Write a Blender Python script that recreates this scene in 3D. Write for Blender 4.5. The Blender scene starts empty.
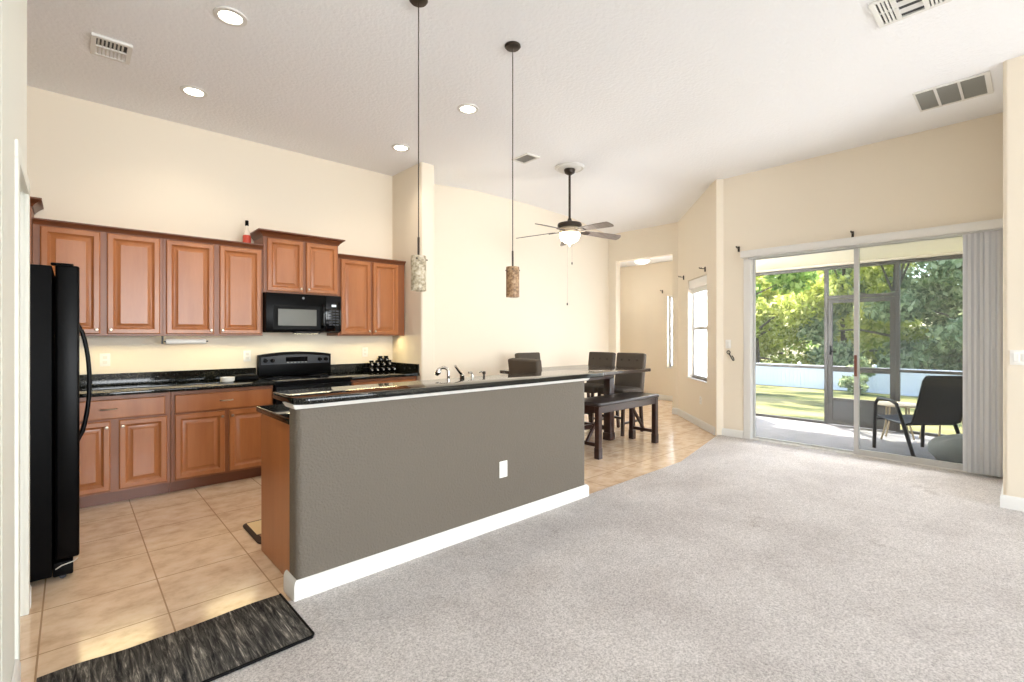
import bpy, bmesh, math, random
import numpy as np
from mathutils import Vector, Matrix

R = math.radians
sc = bpy.context.scene
COL = sc.collection

# ------------------------------------------------------------------ camera
CAM_H = 1.36
cam_d = bpy.data.cameras.new('camera')
cam = bpy.data.objects.new('camera', cam_d)
COL.objects.link(cam)
cam.location = (0, 0, CAM_H)
cam.rotation_euler = (R(90), 0, R(47.45 - 90))
cam_d.sensor_width = 36.0
cam_d.lens = 480.0 * 36.0 / 1024.0
cam_d.shift_y = -5.5 / 1024.0
cam_d.clip_start = 0.05
cam_d.clip_end = 500
sc.camera = cam

# ------------------------------------------------------------------ world, sun, added fill lamps, exposure
W = bpy.data.worlds.new('world')
sc.world = W
W.use_nodes = True
nt = W.node_tree
bg = nt.nodes['Background']
sky = nt.nodes.new('ShaderNodeTexSky')
sky.sky_type = 'NISHITA'
sky.sun_disc = False
sky.sun_elevation = R(58)
sky.sun_rotation = R(45)
sky.air_density = 1.0
sky.dust_density = 2.0
nt.links.new(sky.outputs[0], bg.inputs[0])
bg.inputs[1].default_value = 0.85


def lamp(name, kind, loc, energy, color=(1, 1, 1), rot=(0, 0, 0), **kw):
    d = bpy.data.lights.new(name, kind)
    d.energy = energy
    d.color = color
    for k, v in kw.items():
        setattr(d, k, v)
    o = bpy.data.objects.new(name, d)
    COL.objects.link(o)
    o.location = loc
    o.rotation_euler = rot
    return o


sun_dir = Vector((-1.1, -1.1, -2.5)).normalized()
sun = lamp('sun', 'SUN', (12, 12, 20), 13.0, (1.0, 0.95, 0.86), angle=R(0.6))
sun.rotation_euler = sun_dir.to_track_quat('-Z', 'Y').to_euler()
# fill lamps added at the unseen wall behind the camera to brighten the room
for wx, we in ((-1.6, 60), (1.4, 300), (4.0, 150)):
    lamp('rear_fill', 'AREA', (wx, -7.35, 1.55), we, (0.92, 0.96, 1.0), rot=(R(93), 0, 0),
         shape='RECTANGLE', size=2.0, size_y=2.2)

# fill lamp added just inside the sliding glass door to boost its daylight
lamp('slider_fill', 'AREA', (6.36, 1.50, 1.20), 28, (1.0, 0.99, 0.96), rot=(R(90), 0, R(90)), shape='RECTANGLE', size=2.0, size_y=2.1)
# lamp added outside the angled wall window, lights up its whitened pane
lamp('nook_fill', 'AREA', (7.20, 3.28, 1.5), 210, (0.97, 0.98, 1.0), rot=(R(90), 0, R(44.5)), shape='RECTANGLE', size=0.8, size_y=1.4)
lamp('hall_fill', 'AREA', (9.45, 4.82, 1.45), 230, (1.0, 0.98, 0.95), rot=(R(90), 0, R(90)), shape='RECTANGLE', size=0.8, size_y=1.4)  # lamp added outside the hall window to brighten that room
sc.view_settings.view_transform = 'Standard'
sc.view_settings.look = 'None'
sc.view_settings.gamma = 1.0
sc.view_settings.use_curve_mapping = False
sc.view_settings.exposure = 0.37
try:
    sc.cycles.use_denoising = True
    sc.cycles.max_bounces = 10
    sc.cycles.diffuse_bounces = 6
    sc.cycles.transparent_max_bounces = 16
    sc.cycles.sample_clamp_indirect = 6.0
except Exception:
    pass


# ------------------------------------------------------------------ helpers
def lin(c):
    out = []
    for v in c:
        v /= 255.0
        out.append(v / 12.92 if v <= 0.04045 else ((v + 0.055) / 1.055) ** 2.4)
    return tuple(out) + (1.0,)


class MB:
    """collects shapes into one mesh"""

    def __init__(self):
        self.bm = bmesh.new()

    def _add(self, tb, m=0):
        for f in tb.faces:
            f.material_index = m
        me = bpy.data.meshes.new('tmp')
        tb.to_mesh(me)
        tb.free()
        self.bm.from_mesh(me)
        bpy.data.meshes.remove(me)
        return self

    def box(self, x0, x1, y0, y1, z0, z1, bev=0.0, seg=2, vert=False, m=0, mat=None):
        tb = bmesh.new()
        bmesh.ops.create_cube(tb, size=1.0)
        for v in tb.verts:
            v.co = Vector((x0 + (v.co.x + .5) * (x1 - x0), y0 + (v.co.y + .5) * (y1 - y0), z0 + (v.co.z + .5) * (z1 - z0)))
        if bev > 0:
            es = [e for e in tb.edges if not vert or abs((e.verts[0].co - e.verts[1].co).z) > 1e-6 and
                  abs((e.verts[0].co - e.verts[1].co).x) < 1e-6 and abs((e.verts[0].co - e.verts[1].co).y) < 1e-6]
            bmesh.ops.bevel(tb, geom=es, offset=bev, segments=seg, profile=0.5, affect='EDGES')
        if mat is not None:
            tb.transform(mat)
        return self._add(tb, m)

    def cyl(self, p0, p1, r0, r1=None, seg=20, m=0, caps=True):
        p0, p1 = Vector(p0), Vector(p1)
        r1 = r0 if r1 is None else r1
        d = p1 - p0
        tb = bmesh.new()
        bmesh.ops.create_cone(tb, cap_ends=caps, segments=seg, radius1=r0, radius2=r1, depth=d.length)
        q = Vector((0, 0, 1)).rotation_difference(d.normalized())
        tb.transform(Matrix.Translation((p0 + p1) / 2) @ q.to_matrix().to_4x4())
        return self._add(tb, m)

    def ball(self, c, r, seg=20, m=0, mat=None):
        tb = bmesh.new()
        bmesh.ops.create_uvsphere(tb, u_segments=seg, v_segments=max(8, seg // 2), radius=1.0)
        rr = (r, r, r) if not hasattr(r, '__len__') else r
        tb.transform(Matrix.Translation(c) @ Matrix.Diagonal((*rr, 1)))
        if mat is not None:
            tb.transform(mat)
        return self._add(tb, m)

    def lathe(self, c, prof, seg=28, m=0, axis=None, cap=False):
        """prof: list of (radius, height) about the vertical through c"""
        tb = bmesh.new()
        rings = []
        for r, z in prof:
            rings.append([tb.verts.new((r * math.cos(2 * math.pi * k / seg), r * math.sin(2 * math.pi * k / seg), z)) for k in range(seg)])
        for a, b in zip(rings[:-1], rings[1:]):
            for k in range(seg):
                tb.faces.new((a[k], a[(k + 1) % seg], b[(k + 1) % seg], b[k]))
        if cap:
            tb.faces.new(list(reversed(rings[0])))
            tb.faces.new(rings[-1])
        bmesh.ops.remove_doubles(tb, verts=tb.verts, dist=1e-6)
        bmesh.ops.recalc_face_normals(tb, faces=tb.faces)
        M = Matrix.Translation(c)
        if axis is not None:
            M = M @ Vector((0, 0, 1)).rotation_difference(Vector(axis).normalized()).to_matrix().to_4x4()
        tb.transform(M)
        return self._add(tb, m)

    def tube(self, pts, r, seg=10, m=0, flat=None):
        """round (or flattened) bar through pts; r may be a list"""
        pts = [Vector(p) for p in pts]
        n = len(pts)
        rs = r if hasattr(r, '__len__') else [r] * n
        tb = bmesh.new()
        up = Vector((0, 0, 1))
        t0 = (pts[1] - pts[0]).normalized()
        if abs(t0.dot(up)) > 0.9:
            up = Vector((1, 0, 0))
        nrm = (up - t0 * up.dot(t0)).normalized()
        rings = []
        for i in range(n):
            t = (pts[min(i + 1, n - 1)] - pts[max(i - 1, 0)]).normalized()
            nrm = (nrm - t * nrm.dot(t)).normalized()
            b = t.cross(nrm)
            ring = []
            for k in range(seg):
                a = 2 * math.pi * k / seg
                fa, fb = (1, 1) if flat is None else flat
                ring.append(tb.verts.new(pts[i] + nrm * math.cos(a) * rs[i] * fa + b * math.sin(a) * rs[i] * fb))
            rings.append(ring)
        for a, b in zip(rings[:-1], rings[1:]):
            for k in range(seg):
                tb.faces.new((a[k], a[(k + 1) % seg], b[(k + 1) % seg], b[k]))
        tb.faces.new(list(reversed(rings[0])))
        tb.faces.new(rings[-1])
        bmesh.ops.recalc_face_normals(tb, faces=tb.faces)
        return self._add(tb, m)

    def bar(self, p0, p1, w, d, bev=0.003, m=0, roll=0):
        """square bar from p0 to p1"""
        p0, p1 = Vector(p0), Vector(p1)
        L = (p1 - p0).length
        q = Vector((0, 0, 1)).rotation_difference((p1 - p0).normalized())
        M = Matrix.Translation(p0) @ q.to_matrix().to_4x4() @ Matrix.Rotation(roll, 4, 'Z')
        return self.box(-w / 2, w / 2, -d / 2, d / 2, 0, L, bev, 1, m=m, mat=M)

    def prism(self, poly, z0, z1, m=0, bev=0.0, seg=2, mat=None, vonly=False):
        """poly (x,y) extruded z0..z1"""
        tb = bmesh.new()
        a = [tb.verts.new((x, y, z0)) for x, y in poly]
        b = [tb.verts.new((x, y, z1)) for x, y in poly]
        n = len(poly)
        tb.faces.new(list(reversed(a)))
        tb.faces.new(b)
        for k in range(n):
            tb.faces.new((a[k], a[(k + 1) % n], b[(k + 1) % n], b[k]))
        bmesh.ops.recalc_face_normals(tb, faces=tb.faces)
        if bev > 0:
            es = [e for e in tb.edges if abs(e.verts[0].co.z - e.verts[1].co.z) < 1e-6]
            bmesh.ops.bevel(tb, geom=es, offset=bev, segments=seg, profile=0.5, affect='EDGES')
        if mat is not None:
            tb.transform(mat)
        return self._add(tb, m)

    def sweep(self, prof, path, m=0, z=0.0):
        """prof: closed list of (out, up); path: 2-D points, out is to the LEFT of travel"""
        P = [Vector((p[0], p[1])) for p in path]
        n = len(P)
        tb = bmesh.new()
        rings = []
        for i in range(n):
            dirs = []
            if i > 0:
                dirs.append((P[i] - P[i - 1]).normalized())
            if i < n - 1:
                dirs.append((P[i + 1] - P[i]).normalized())
            ns = [Vector((-d.y, d.x)) for d in dirs]
            nn = sum(ns, Vector((0, 0))).normalized()
            s = 1.0 / max(0.3, nn.dot(ns[0]))
            rings.append([tb.verts.new((P[i].x + nn.x * o * s, P[i].y + nn.y * o * s, z + u)) for o, u in prof])
        k = len(prof)
        for a, b in zip(rings[:-1], rings[1:]):
            for j in range(k):
                tb.faces.new((a[j], a[(j + 1) % k], b[(j + 1) % k], b[j]))
        tb.faces.new(list(reversed(rings[0])))
        tb.faces.new(rings[-1])
        bmesh.ops.recalc_face_normals(tb, faces=tb.faces)
        return self._add(tb, m)

    def rings(self, O, U, V, N, w, h, steps, m=0):
        """panel of nested rectangles: steps = (inset, depth); first at inset 0"""
        O, U, V, N = Vector(O), Vector(U), Vector(V), Vector(N)
        tb = bmesh.new()
        rr = []
        for ins, d in steps:
            rr.append([tb.verts.new(O + U * u + V * v + N * d) for u, v in
                       ((ins, ins), (w - ins, ins), (w - ins, h - ins), (ins, h - ins))])
        for a, b in zip(rr[:-1], rr[1:]):
            for k in range(4):
                tb.faces.new((a[k], a[(k + 1) % 4], b[(k + 1) % 4], b[k]))
        tb.faces.new(rr[-1])
        tb.faces.new(list(reversed(rr[0])))
        bmesh.ops.recalc_face_normals(tb, faces=tb.faces)
        return self._add(tb, m)

    def quad(self, a, b, c, d, m=0):
        tb = bmesh.new()
        tb.faces.new([tb.verts.new(p) for p in (a, b, c, d)])
        return self._add(tb, m)

    def build(self, name, mats, parent=None, world=True, smooth=True, angle=35):
        me = bpy.data.meshes.new(name)
        if parent is not None and world:
            self.bm.transform(MW[parent.name_full].inverted())
        self.bm.to_mesh(me)
        self.bm.free()
        for mm in (mats if isinstance(mats, (list, tuple)) else [mats]):
            me.materials.append(mm)
        if smooth:
            me.polygons.foreach_set('use_smooth', [True] * len(me.polygons))
            me.set_sharp_from_angle(angle=R(angle))
        o = bpy.data.objects.new(name, me)
        COL.objects.link(o)
        if parent is not None:
            o.parent = parent
            MW[o.name_full] = MW[parent.name_full]
        else:
            MW[o.name_full] = Matrix.Identity(4)
        return o


MW = {}


def tag(o, label=None, cat=None, group=None, kind=None):
    if label:
        o['label'] = label
    if cat:
        o['category'] = cat
    if group:
        o['group'] = group
    if kind:
        o['kind'] = kind
    return o


def root(name, label=None, cat=None, loc=(0, 0, 0), rz=0.0, group=None, kind=None):
    o = bpy.data.objects.new(name, None)
    COL.objects.link(o)
    o.location = loc
    o.rotation_euler = (0, 0, rz)
    o.empty_display_size = 0.1
    MW[o.name_full] = Matrix.Translation(loc) @ Matrix.Rotation(rz, 4, 'Z')
    return tag(o, label, cat, group, kind)


def struct(name, mb, mats, **kw):
    return tag(mb.build(name, mats, **kw), kind='structure')


def dup(src, loc, rz=None, label=None):
    def cp(o, par):
        c = o.copy()
        COL.objects.link(c)
        if par is not None:
            c.parent = par
        for ch in [x for x in bpy.data.objects if x.parent == o]:
            cp(ch, c)
        return c
    r = cp(src, None)
    r.location = loc
    if rz is not None:
        r.rotation_euler = (0, 0, rz)
    if label:
        r['label'] = label
    return r


def zc(x, y):
    """height of the ceiling"""
    cl = lambda v: max(0.0, min(1.0, v))
    z = 3.51
    z -= 0.09 * cl((4.4 - x) / 1.1) * cl((y - 2.7) / 2.0)
    z -= 0.035 * cl((x - 5.48) / 1.02)
    z -= 0.16 * cl((x - 6.55) / 1.15)
    return z


# ------------------------------------------------------------------ materials
def mat(name, col=(200, 200, 200), rough=0.5, metal=0.0, spec=0.5, bump=None, var=None, coat=0.0, emit=None):
    m = bpy.data.materials.new(name)
    m.use_nodes = True
    n, l = m.node_tree.nodes, m.node_tree.links
    b = n['Principled BSDF']
    b.inputs['Base Color'].default_value = lin(col)
    b.inputs['Roughness'].default_value = rough
    b.inputs['Metallic'].default_value = metal
    b.inputs['Specular IOR Level'].default_value = spec
    b.inputs['Coat Weight'].default_value = coat
    b.inputs['Coat Roughness'].default_value = 0.1
    if emit:
        b.inputs['Emission Color'].default_value = lin(emit[0])
        b.inputs['Emission Strength'].default_value = emit[1]
    tc = None
    if bump or var:
        tc = n.new('ShaderNodeTexCoord')
    if bump:
        sc_, st, dist = bump
        no = n.new('ShaderNodeTexNoise')
        no.inputs['Scale'].default_value = sc_
        no.inputs['Detail'].default_value = 3
        bu = n.new('ShaderNodeBump')
        bu.inputs['Strength'].default_value = st
        bu.inputs['Distance'].default_value = dist
        l.new(tc.outputs['Object'], no.inputs['Vector'])
        l.new(no.outputs['Fac'], bu.inputs['Height'])
        l.new(bu.outputs['Normal'], b.inputs['Normal'])
    if var:
        cols, scale, det = var      # list of (pos, rgb), scale 3-vector, detail
        mp = n.new('ShaderNodeMapping')
        mp.inputs['Scale'].default_value = scale
        no = n.new('ShaderNodeTexNoise')
        no.inputs['Scale'].default_value = 1.0
        no.inputs['Detail'].default_value = det
        no.inputs['Roughness'].default_value = 0.6
        rp = n.new('ShaderNodeValToRGB')
        el = rp.color_ramp.elements
        while len(el) < len(cols):
            el.new(0.5)
        for e, (p, c) in zip(el, cols):
            e.position = p
            e.color = lin(c)
        l.new(tc.outputs['Object'], mp.inputs['Vector'])
        l.new(mp.outputs[0], no.inputs['Vector'])
        l.new(no.outputs['Fac'], rp.inputs['Fac'])
        l.new(rp.outputs[0], b.inputs['Base Color'])
    return m


M_wall = mat('cream_paint', (233, 223, 205), 0.75, bump=(160, 0.12, 0.004))
M_ceil = mat('ceiling_white', (240, 241, 243), 0.85, bump=(38, 0.45, 0.012))
M_wallp = mat('pale_paint', (228, 229, 220), 0.7, bump=(160, 0.12, 0.004))
M_trim = mat('white_trim', (222, 221, 217), 0.4)
M_taupe = mat('taupe_paint', (100, 92, 81), 0.6, bump=(85, 0.55, 0.010))
M_wood = mat('maple_stain', (166, 103, 58), 0.30, var=([(0.3, (156, 94, 51)), (0.7, (175, 112, 66))], (9, 9, 1.2), 5))
M_wood2 = mat('maple_frame_shaded', (136, 82, 46), 0.35, var=([(0.3, (126, 74, 42)), (0.7, (146, 90, 54))], (9, 9, 1.2), 5))  # darker copy of the maple, shade between the doors put into its colour
M_crown = mat('crown_stain', (112, 64, 38), 0.35)
M_nickel = mat('brushed_nickel', (176, 162, 144), 0.32, metal=1.0)
M_chrome = mat('chrome', (220, 215, 208), 0.12, metal=1.0)
M_black = mat('black_gloss', (4, 4, 5), 0.32, spec=0.10)
M_blackm = mat('black_matte', (6, 6, 7), 0.5, spec=0.08)
M_bglass = mat('black_glass', (6, 6, 8), 0.08, spec=0.3)
M_gray = mat('dark_gray_plastic', (52, 55, 62), 0.4, spec=0.3)
M_white = mat('white_plastic', (238, 236, 230), 0.4)
M_bronze = mat('dark_bronze', (64, 55, 48), 0.4, metal=0.6)
M_esp = mat('espresso_wood', (44, 27, 22), 0.28, var=([(0.3, (34, 20, 17)), (0.7, (58, 34, 27))], (2, 2, 20), 4))
M_uph = mat('taupe_upholstery', (78, 69, 59), 0.9, bump=(400, 0.2, 0.002))
M_screenf = mat('bronze_aluminium', (82, 80, 78), 0.5, metal=0.3)
M_concrete = mat('lanai_concrete', (136, 134, 135), 0.8, var=([(0.3, (124, 122, 124)), (0.7, (146, 143, 143))], (3, 3, 3), 5))
M_stucco = mat('lanai_ceiling', (250, 240, 226), 0.85)
M_alum = mat('white_aluminium', (196, 196, 195), 0.4)
M_blind = mat('blind_gray', (218, 220, 225), 0.5)
M_fence = mat('white_vinyl', (232, 233, 237), 0.5)
M_bark = mat('bark', (96, 84, 72), 0.9)


def tile_mat():
    m = mat('ceramic_tile', (214, 184, 150), 0.14, spec=0.65)
    n, l = m.node_tree.nodes, m.node_tree.links
    b = n['Principled BSDF']
    tc = n.new('ShaderNodeTexCoord')
    mp = n.new('ShaderNodeMapping')
    mp.inputs['Location'].default_value = (-0.352 + 0.4575 * 20, -2.87 + 0.4475 * 20, 0)
    br = n.new('ShaderNodeTexBrick')
    br.offset = 0
    br.squash = 1
    br.inputs['Scale'].default_value = 1
    br.inputs['Brick Width'].default_value = 0.4575
    br.inputs['Row Height'].default_value = 0.4475
    br.inputs['Mortar Size'].default_value = 0.0035
    br.inputs['Mortar Smooth'].default_value = 0.1
    br.inputs['Bias'].default_value = 0
    br.inputs['Color1'].default_value = (0.0, 0, 0, 1)
    br.inputs['Color2'].default_value = (1, 1, 1, 1)
    no = n.new('ShaderNodeTexNoise')
    no.inputs['Scale'].default_value = 1.0
    no.inputs['Detail'].default_value = 8
    no.inputs['Roughness'].default_value = 0.62
    mp2 = n.new('ShaderNodeMapping')
    mp2.inputs['Scale'].default_value = (6.5, 8.0, 6)
    l.new(tc.outputs['Object'], mp2.inputs[0])
    l.new(mp2.outputs[0], no.inputs['Vector'])
    rp = n.new('ShaderNodeValToRGB')
    el = rp.color_ramp.elements
    el.new(0.5)
    for e, (p, c) in zip(el, [(0.32, (203, 173, 143)), (0.52, (226, 200, 170)), (0.70, (234, 213, 187))]):
        e.position = p
        e.color = lin(c)
    l.new(no.outputs['Fac'], rp.inputs['Fac'])
    mx = n.new('ShaderNodeMix')
    mx.data_type = 'RGBA'
    mx.inputs['B'].default_value = lin((176, 146, 116))
    l.new(tc.outputs['Object'], mp.inputs[0])
    l.new(mp.outputs[0], br.inputs['Vector'])
    l.new(br.outputs['Fac'], mx.inputs['Factor'])
    l.new(rp.outputs[0], mx.inputs['A'])
    l.new(mx.outputs['Result'], b.inputs['Base Color'])
    bu = n.new('ShaderNodeBump')
    bu.invert = True
    bu.inputs['Strength'].default_value = 0.4
    bu.inputs['Distance'].default_value = 0.003
    l.new(br.outputs['Fac'], bu.inputs['Height'])
    l.new(bu.outputs[0], b.inputs['Normal'])
    return m


def carpet_mat():
    m = mat('gray_carpet', (200, 193, 189), 0.95, spec=0.1)
    n, l = m.node_tree.nodes, m.node_tree.links
    b = n['Principled BSDF']
    tc = n.new('ShaderNodeTexCoord')
    big = n.new('ShaderNodeTexNoise')
    big.inputs['Scale'].default_value = 1.3
    big.inputs['Distortion'].default_value = 0.3
    big.inputs['Detail'].default_value = 6
    big.inputs['Roughness'].default_value = 0.7
    fine = n.new('ShaderNodeTexNoise')
    fine.inputs['Scale'].default_value = 115
    fine.inputs['Detail'].default_value = 4
    fine.inputs['Roughness'].default_value = 0.75
    for t in (big, fine):
        l.new(tc.outputs['Object'], t.inputs['Vector'])
    r1 = n.new('ShaderNodeValToRGB')
    for e, (p, c) in zip(r1.color_ramp.elements, [(0.34, (206, 200, 197)), (0.60, (226, 221, 218))]):
        e.position = p
        e.color = lin(c)
    r2 = n.new('ShaderNodeValToRGB')
    for e, (p, c) in zip(r2.color_ramp.elements, [(0.30, (150, 148, 146)), (0.62, (255, 255, 255))]):
        e.position = p
        e.color = lin(c)
    l.new(big.outputs['Fac'], r1.inputs[0])
    l.new(fine.outputs['Fac'], r2.inputs[0])
    mx = n.new('ShaderNodeMix')
    mx.data_type = 'RGBA'
    mx.blend_type = 'MULTIPLY'
    mx.inputs['Factor'].default_value = 0.85
    l.new(r1.outputs[0], mx.inputs['A'])
    l.new(r2.outputs[0], mx.inputs['B'])
    l.new(mx.outputs['Result'], b.inputs['Base Color'])
    st = n.new('ShaderNodeTexNoise')
    st.inputs['Scale'].default_value = 2.3
    st.inputs['Detail'].default_value = 9
    st.inputs['Roughness'].default_value = 0.75
    r3 = n.new('ShaderNodeValToRGB')
    for e, (p, c) in zip(r3.color_ramp.elements, [(0.60, (255, 255, 255)), (0.74, (196, 190, 186))]):
        e.position = p
        e.color = lin(c)
    l.new(tc.outputs['Object'], st.inputs['Vector'])
    l.new(st.outputs['Fac'], r3.inputs[0])
    m3 = n.new('ShaderNodeMix')
    m3.data_type = 'RGBA'
    m3.blend_type = 'MULTIPLY'
    m3.inputs['Factor'].default_value = 1.0
    l.new(mx.outputs['Result'], m3.inputs['A'])
    l.new(r3.outputs[0], m3.inputs['B'])
    l.new(m3.outputs['Result'], b.inputs['Base Color'])
    bu = n.new('ShaderNodeBump')
    bu.inputs['Strength'].default_value = 0.6
    bu.inputs['Distance'].default_value = 0.012
    l.new(fine.outputs['Fac'], bu.inputs['Height'])
    l.new(bu.outputs[0], b.inputs['Normal'])
    return m


def granite_mat():
    m = mat('black_granite', (16, 16, 16), 0.07, spec=0.3)
    n, l = m.node_tree.nodes, m.node_tree.links
    b = n['Principled BSDF']
    tc = n.new('ShaderNodeTexCoord')
    no = n.new('ShaderNodeTexNoise')
    no.inputs['Scale'].default_value = 130
    no.inputs['Detail'].default_value = 4
    l.new(tc.outputs['Object'], no.inputs['Vector'])
    rp = n.new('ShaderNodeValToRGB')
    el = rp.color_ramp.elements
    el.new(0.5)
    for e, (p, c) in zip(el, [(0.45, (13, 14, 13)), (0.62, (34, 36, 32)), (0.74, (92, 88, 74))]):
        e.position = p
        e.color = lin(c)
    l.new(no.outputs['Fac'], rp.inputs[0])
    l.new(rp.outputs[0], b.inputs['Base Color'])
    return m


def rug_mat():
    m = mat('striped_rug', (70, 66, 62), 0.95, spec=0.1)
    n, l = m.node_tree.nodes, m.node_tree.links
    b = n['Principled BSDF']
    tc = n.new('ShaderNodeTexCoord')
    mp = n.new('ShaderNodeMapping')
    mp.inputs['Scale'].default_value = (58, 5, 20)
    no = n.new('ShaderNodeTexNoise')
    no.inputs['Scale'].default_value = 1
    no.inputs['Detail'].default_value = 5
    no.inputs['Roughness'].default_value = 0.75
    no.inputs['Distortion'].default_value = 0.7
    l.new(tc.outputs['Object'], mp.inputs[0])
    l.new(mp.outputs[0], no.inputs['Vector'])
    rp = n.new('ShaderNodeValToRGB')
    el = rp.color_ramp.elements
    for _ in range(3):
        el.new(0.5)
    for e, (p, c) in zip(el, [(0.34, (30, 30, 32)), (0.46, (64, 62, 60)), (0.55, (92, 89, 84)), (0.63, (142, 136, 126)), (0.72, (204, 200, 192))]):
        e.position = p
        e.color = lin(c)
    l.new(no.outputs['Fac'], rp.inputs[0])
    l.new(rp.outputs[0], b.inputs['Base Color'])
    bu = n.new('ShaderNodeBump')
    bu.inputs['Strength'].default_value = 0.7
    bu.inputs['Distance'].default_value = 0.01
    l.new(no.outputs['Fac'], bu.inputs['Height'])
    l.new(bu.outputs[0], b.inputs['Normal'])
    return m


def glass_mat(name, tint, refl=0.06, haze=0.0, hcol=(235, 240, 245)):
    m = bpy.data.materials.new(name)
    m.use_nodes = True
    n, l = m.node_tree.nodes, m.node_tree.links
    n.remove(n['Principled BSDF'])
    out = n['Material Output']
    tr = n.new('ShaderNodeBsdfTransparent')
    tr.inputs[0].default_value = (*tint, 1)
    gl = n.new('ShaderNodeBsdfGlossy')
    gl.inputs['Roughness'].default_value = 0.02
    mx = n.new('ShaderNodeMixShader')
    mx.inputs[0].default_value = refl
    l.new(tr.outputs[0], mx.inputs[1])
    l.new(gl.outputs[0], mx.inputs[2])
    last = mx
    if haze > 0:
        df = n.new('ShaderNodeBsdfDiffuse')
        df.inputs[0].default_value = lin(hcol)
        tl = n.new('ShaderNodeBsdfTranslucent')
        tl.inputs[0].default_value = lin(hcol)
        ad = n.new('ShaderNodeMixShader')
        ad.inputs[0].default_value = 0.5
        l.new(df.outputs[0], ad.inputs[1])
        l.new(tl.outputs[0], ad.inputs[2])
        m2 = n.new('ShaderNodeMixShader')
        m2.inputs[0].default_value = haze
        l.new(mx.outputs[0], m2.inputs[1])
        l.new(ad.outputs[0], m2.inputs[2])
        last = m2
    l.new(last.outputs[0], out.inputs[0])
    return m


def leaf_mat(name, c0, c1, c2, trans=0.35):
    m = bpy.data.materials.new(name)
    m.use_nodes = True
    n, l = m.node_tree.nodes, m.node_tree.links
    n.remove(n['Principled BSDF'])
    out = n['Material Output']
    geo = n.new('ShaderNodeNewGeometry')
    rp = n.new('ShaderNodeValToRGB')
    el = rp.color_ramp.elements
    el.new(0.5)
    for e, (p, c) in zip(el, [(0.0, c0), (0.5, c1), (1.0, c2)]):
        e.position = p
        e.color = lin(c)
    l.new(geo.outputs['Random Per Island'], rp.inputs[0])
    df = n.new('ShaderNodeBsdfDiffuse')
    tl = n.new('ShaderNodeBsdfTranslucent')
    l.new(rp.outputs[0], df.inputs[0])
    l.new(rp.outputs[0], tl.inputs[0])
    mx = n.new('ShaderNodeMixShader')
    mx.inputs[0].default_value = trans
    l.new(df.outputs[0], mx.inputs[1])
    l.new(tl.outputs[0], mx.inputs[2])
    l.new(mx.outputs[0], out.inputs[0])
    return m


def shade_mat(name, cols):
    m = mat(name, cols[1], 0.5)
    n, l = m.node_tree.nodes, m.node_tree.links
    b = n['Principled BSDF']
    tc = n.new('ShaderNodeTexCoord')
    vo = n.new('ShaderNodeTexNoise')
    vo.inputs['Scale'].default_value = 55
    vo.inputs['Detail'].default_value = 3
    l.new(tc.outputs['Object'], vo.inputs['Vector'])
    rp = n.new('ShaderNodeValToRGB')
    el = rp.color_ramp.elements
    el.new(0.5)
    for e, (p, c) in zip(el, zip((0.34, 0.5, 0.66), cols)):
        e.position = p
        e.color = lin(c)
    l.new(vo.outputs['Fac'], rp.inputs[0])
    l.new(rp.outputs[0], b.inputs['Base Color'])
    b.inputs['Transmission Weight'].default_value = 0.0
    return m


M_tile = tile_mat()
M_carpet = carpet_mat()
M_granite = granite_mat()
M_rug = rug_mat()
M_clear = glass_mat('door_glass_clear', (0.96, 0.97, 0.97), 0.02, 0.006)
M_tint = glass_mat('door_glass_tinted', (0.84, 0.86, 0.85), 0.025)
M_screen = glass_mat('insect_screen', (0.92, 0.92, 0.92), 0.0, 0.03, (170, 172, 170))
M_whitened = glass_mat('whitened_pane', (0.95, 0.97, 1.0), 0.03, 0.75, (215, 220, 226))  # white haze in the glass stands in for overexposed daylight
M_leafy = leaf_mat('yellow_green_leaves', (136, 150, 60), (212, 216, 110), (244, 242, 176), 0.62)
M_leafg = leaf_mat('green_leaves', (80, 114, 48), (146, 178, 86), (212, 228, 142), 0.62)
M_leafd = leaf_mat('gray_green_leaves', (98, 114, 80), (160, 176, 128), (220, 226, 182), 0.62)
M_lawn = mat('lawn', (170, 170, 90), 0.95, spec=0.05,
             var=([(0.40, (62, 72, 44)), (0.52, (126, 122, 78)), (0.68, (158, 148, 104))], (0.5, 0.5, 0.5), 6))  # dark end of the ramp paints patches of tree shade into the grass

# ------------------------------------------------------------------ the room shell
GRID_X = [-4, -2, -0.75] + [round(-0.2 + .25 * k, 3) for k in range(0, 13)] + [3.3, 3.4, 3.5, 3.7, 3.9, 4.15, 4.4, 4.8, 5.2, 5.4, 5.48, 6.0, 6.5, 6.55, 7.0, 7.35, 7.7, 7.85]
GRID_Y = [-7.7, -5, -2, 0, 1, 2.0, 2.7] + [round(2.9 + .2 * k, 3) for k in range(0, 10)] + [4.7, 5.0, 5.3, 5.62, 5.85]


def clipped_grid():
    mb = MB()
    tb = bmesh.new()
    idx = {}
    for i, x in enumerate(GRID_X):
        for j, y in enumerate(GRID_Y):
            idx[i, j] = tb.verts.new((x, y, zc(x, y)))
    for i in range(len(GRID_X) - 1):
        for j in range(len(GRID_Y) - 1):
            tb.faces.new((idx[i, j], idx[i, j + 1], idx[i + 1, j + 1], idx[i + 1, j]))
    return mb._add(tb)


struct('ceiling', clipped_grid(), M_ceil)

# floor is tile in kitchen, dining nook and hall
fl = MB()
fl.prism([(-4, -7.5), (6.62, -7.5), (6.62, 2.85), (7.75, 4.05), (9.3, 4.05), (9.3, 7.5), (-4, 7.5)], -0.12, 0.0)
struct('floor', fl, M_tile)

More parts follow.
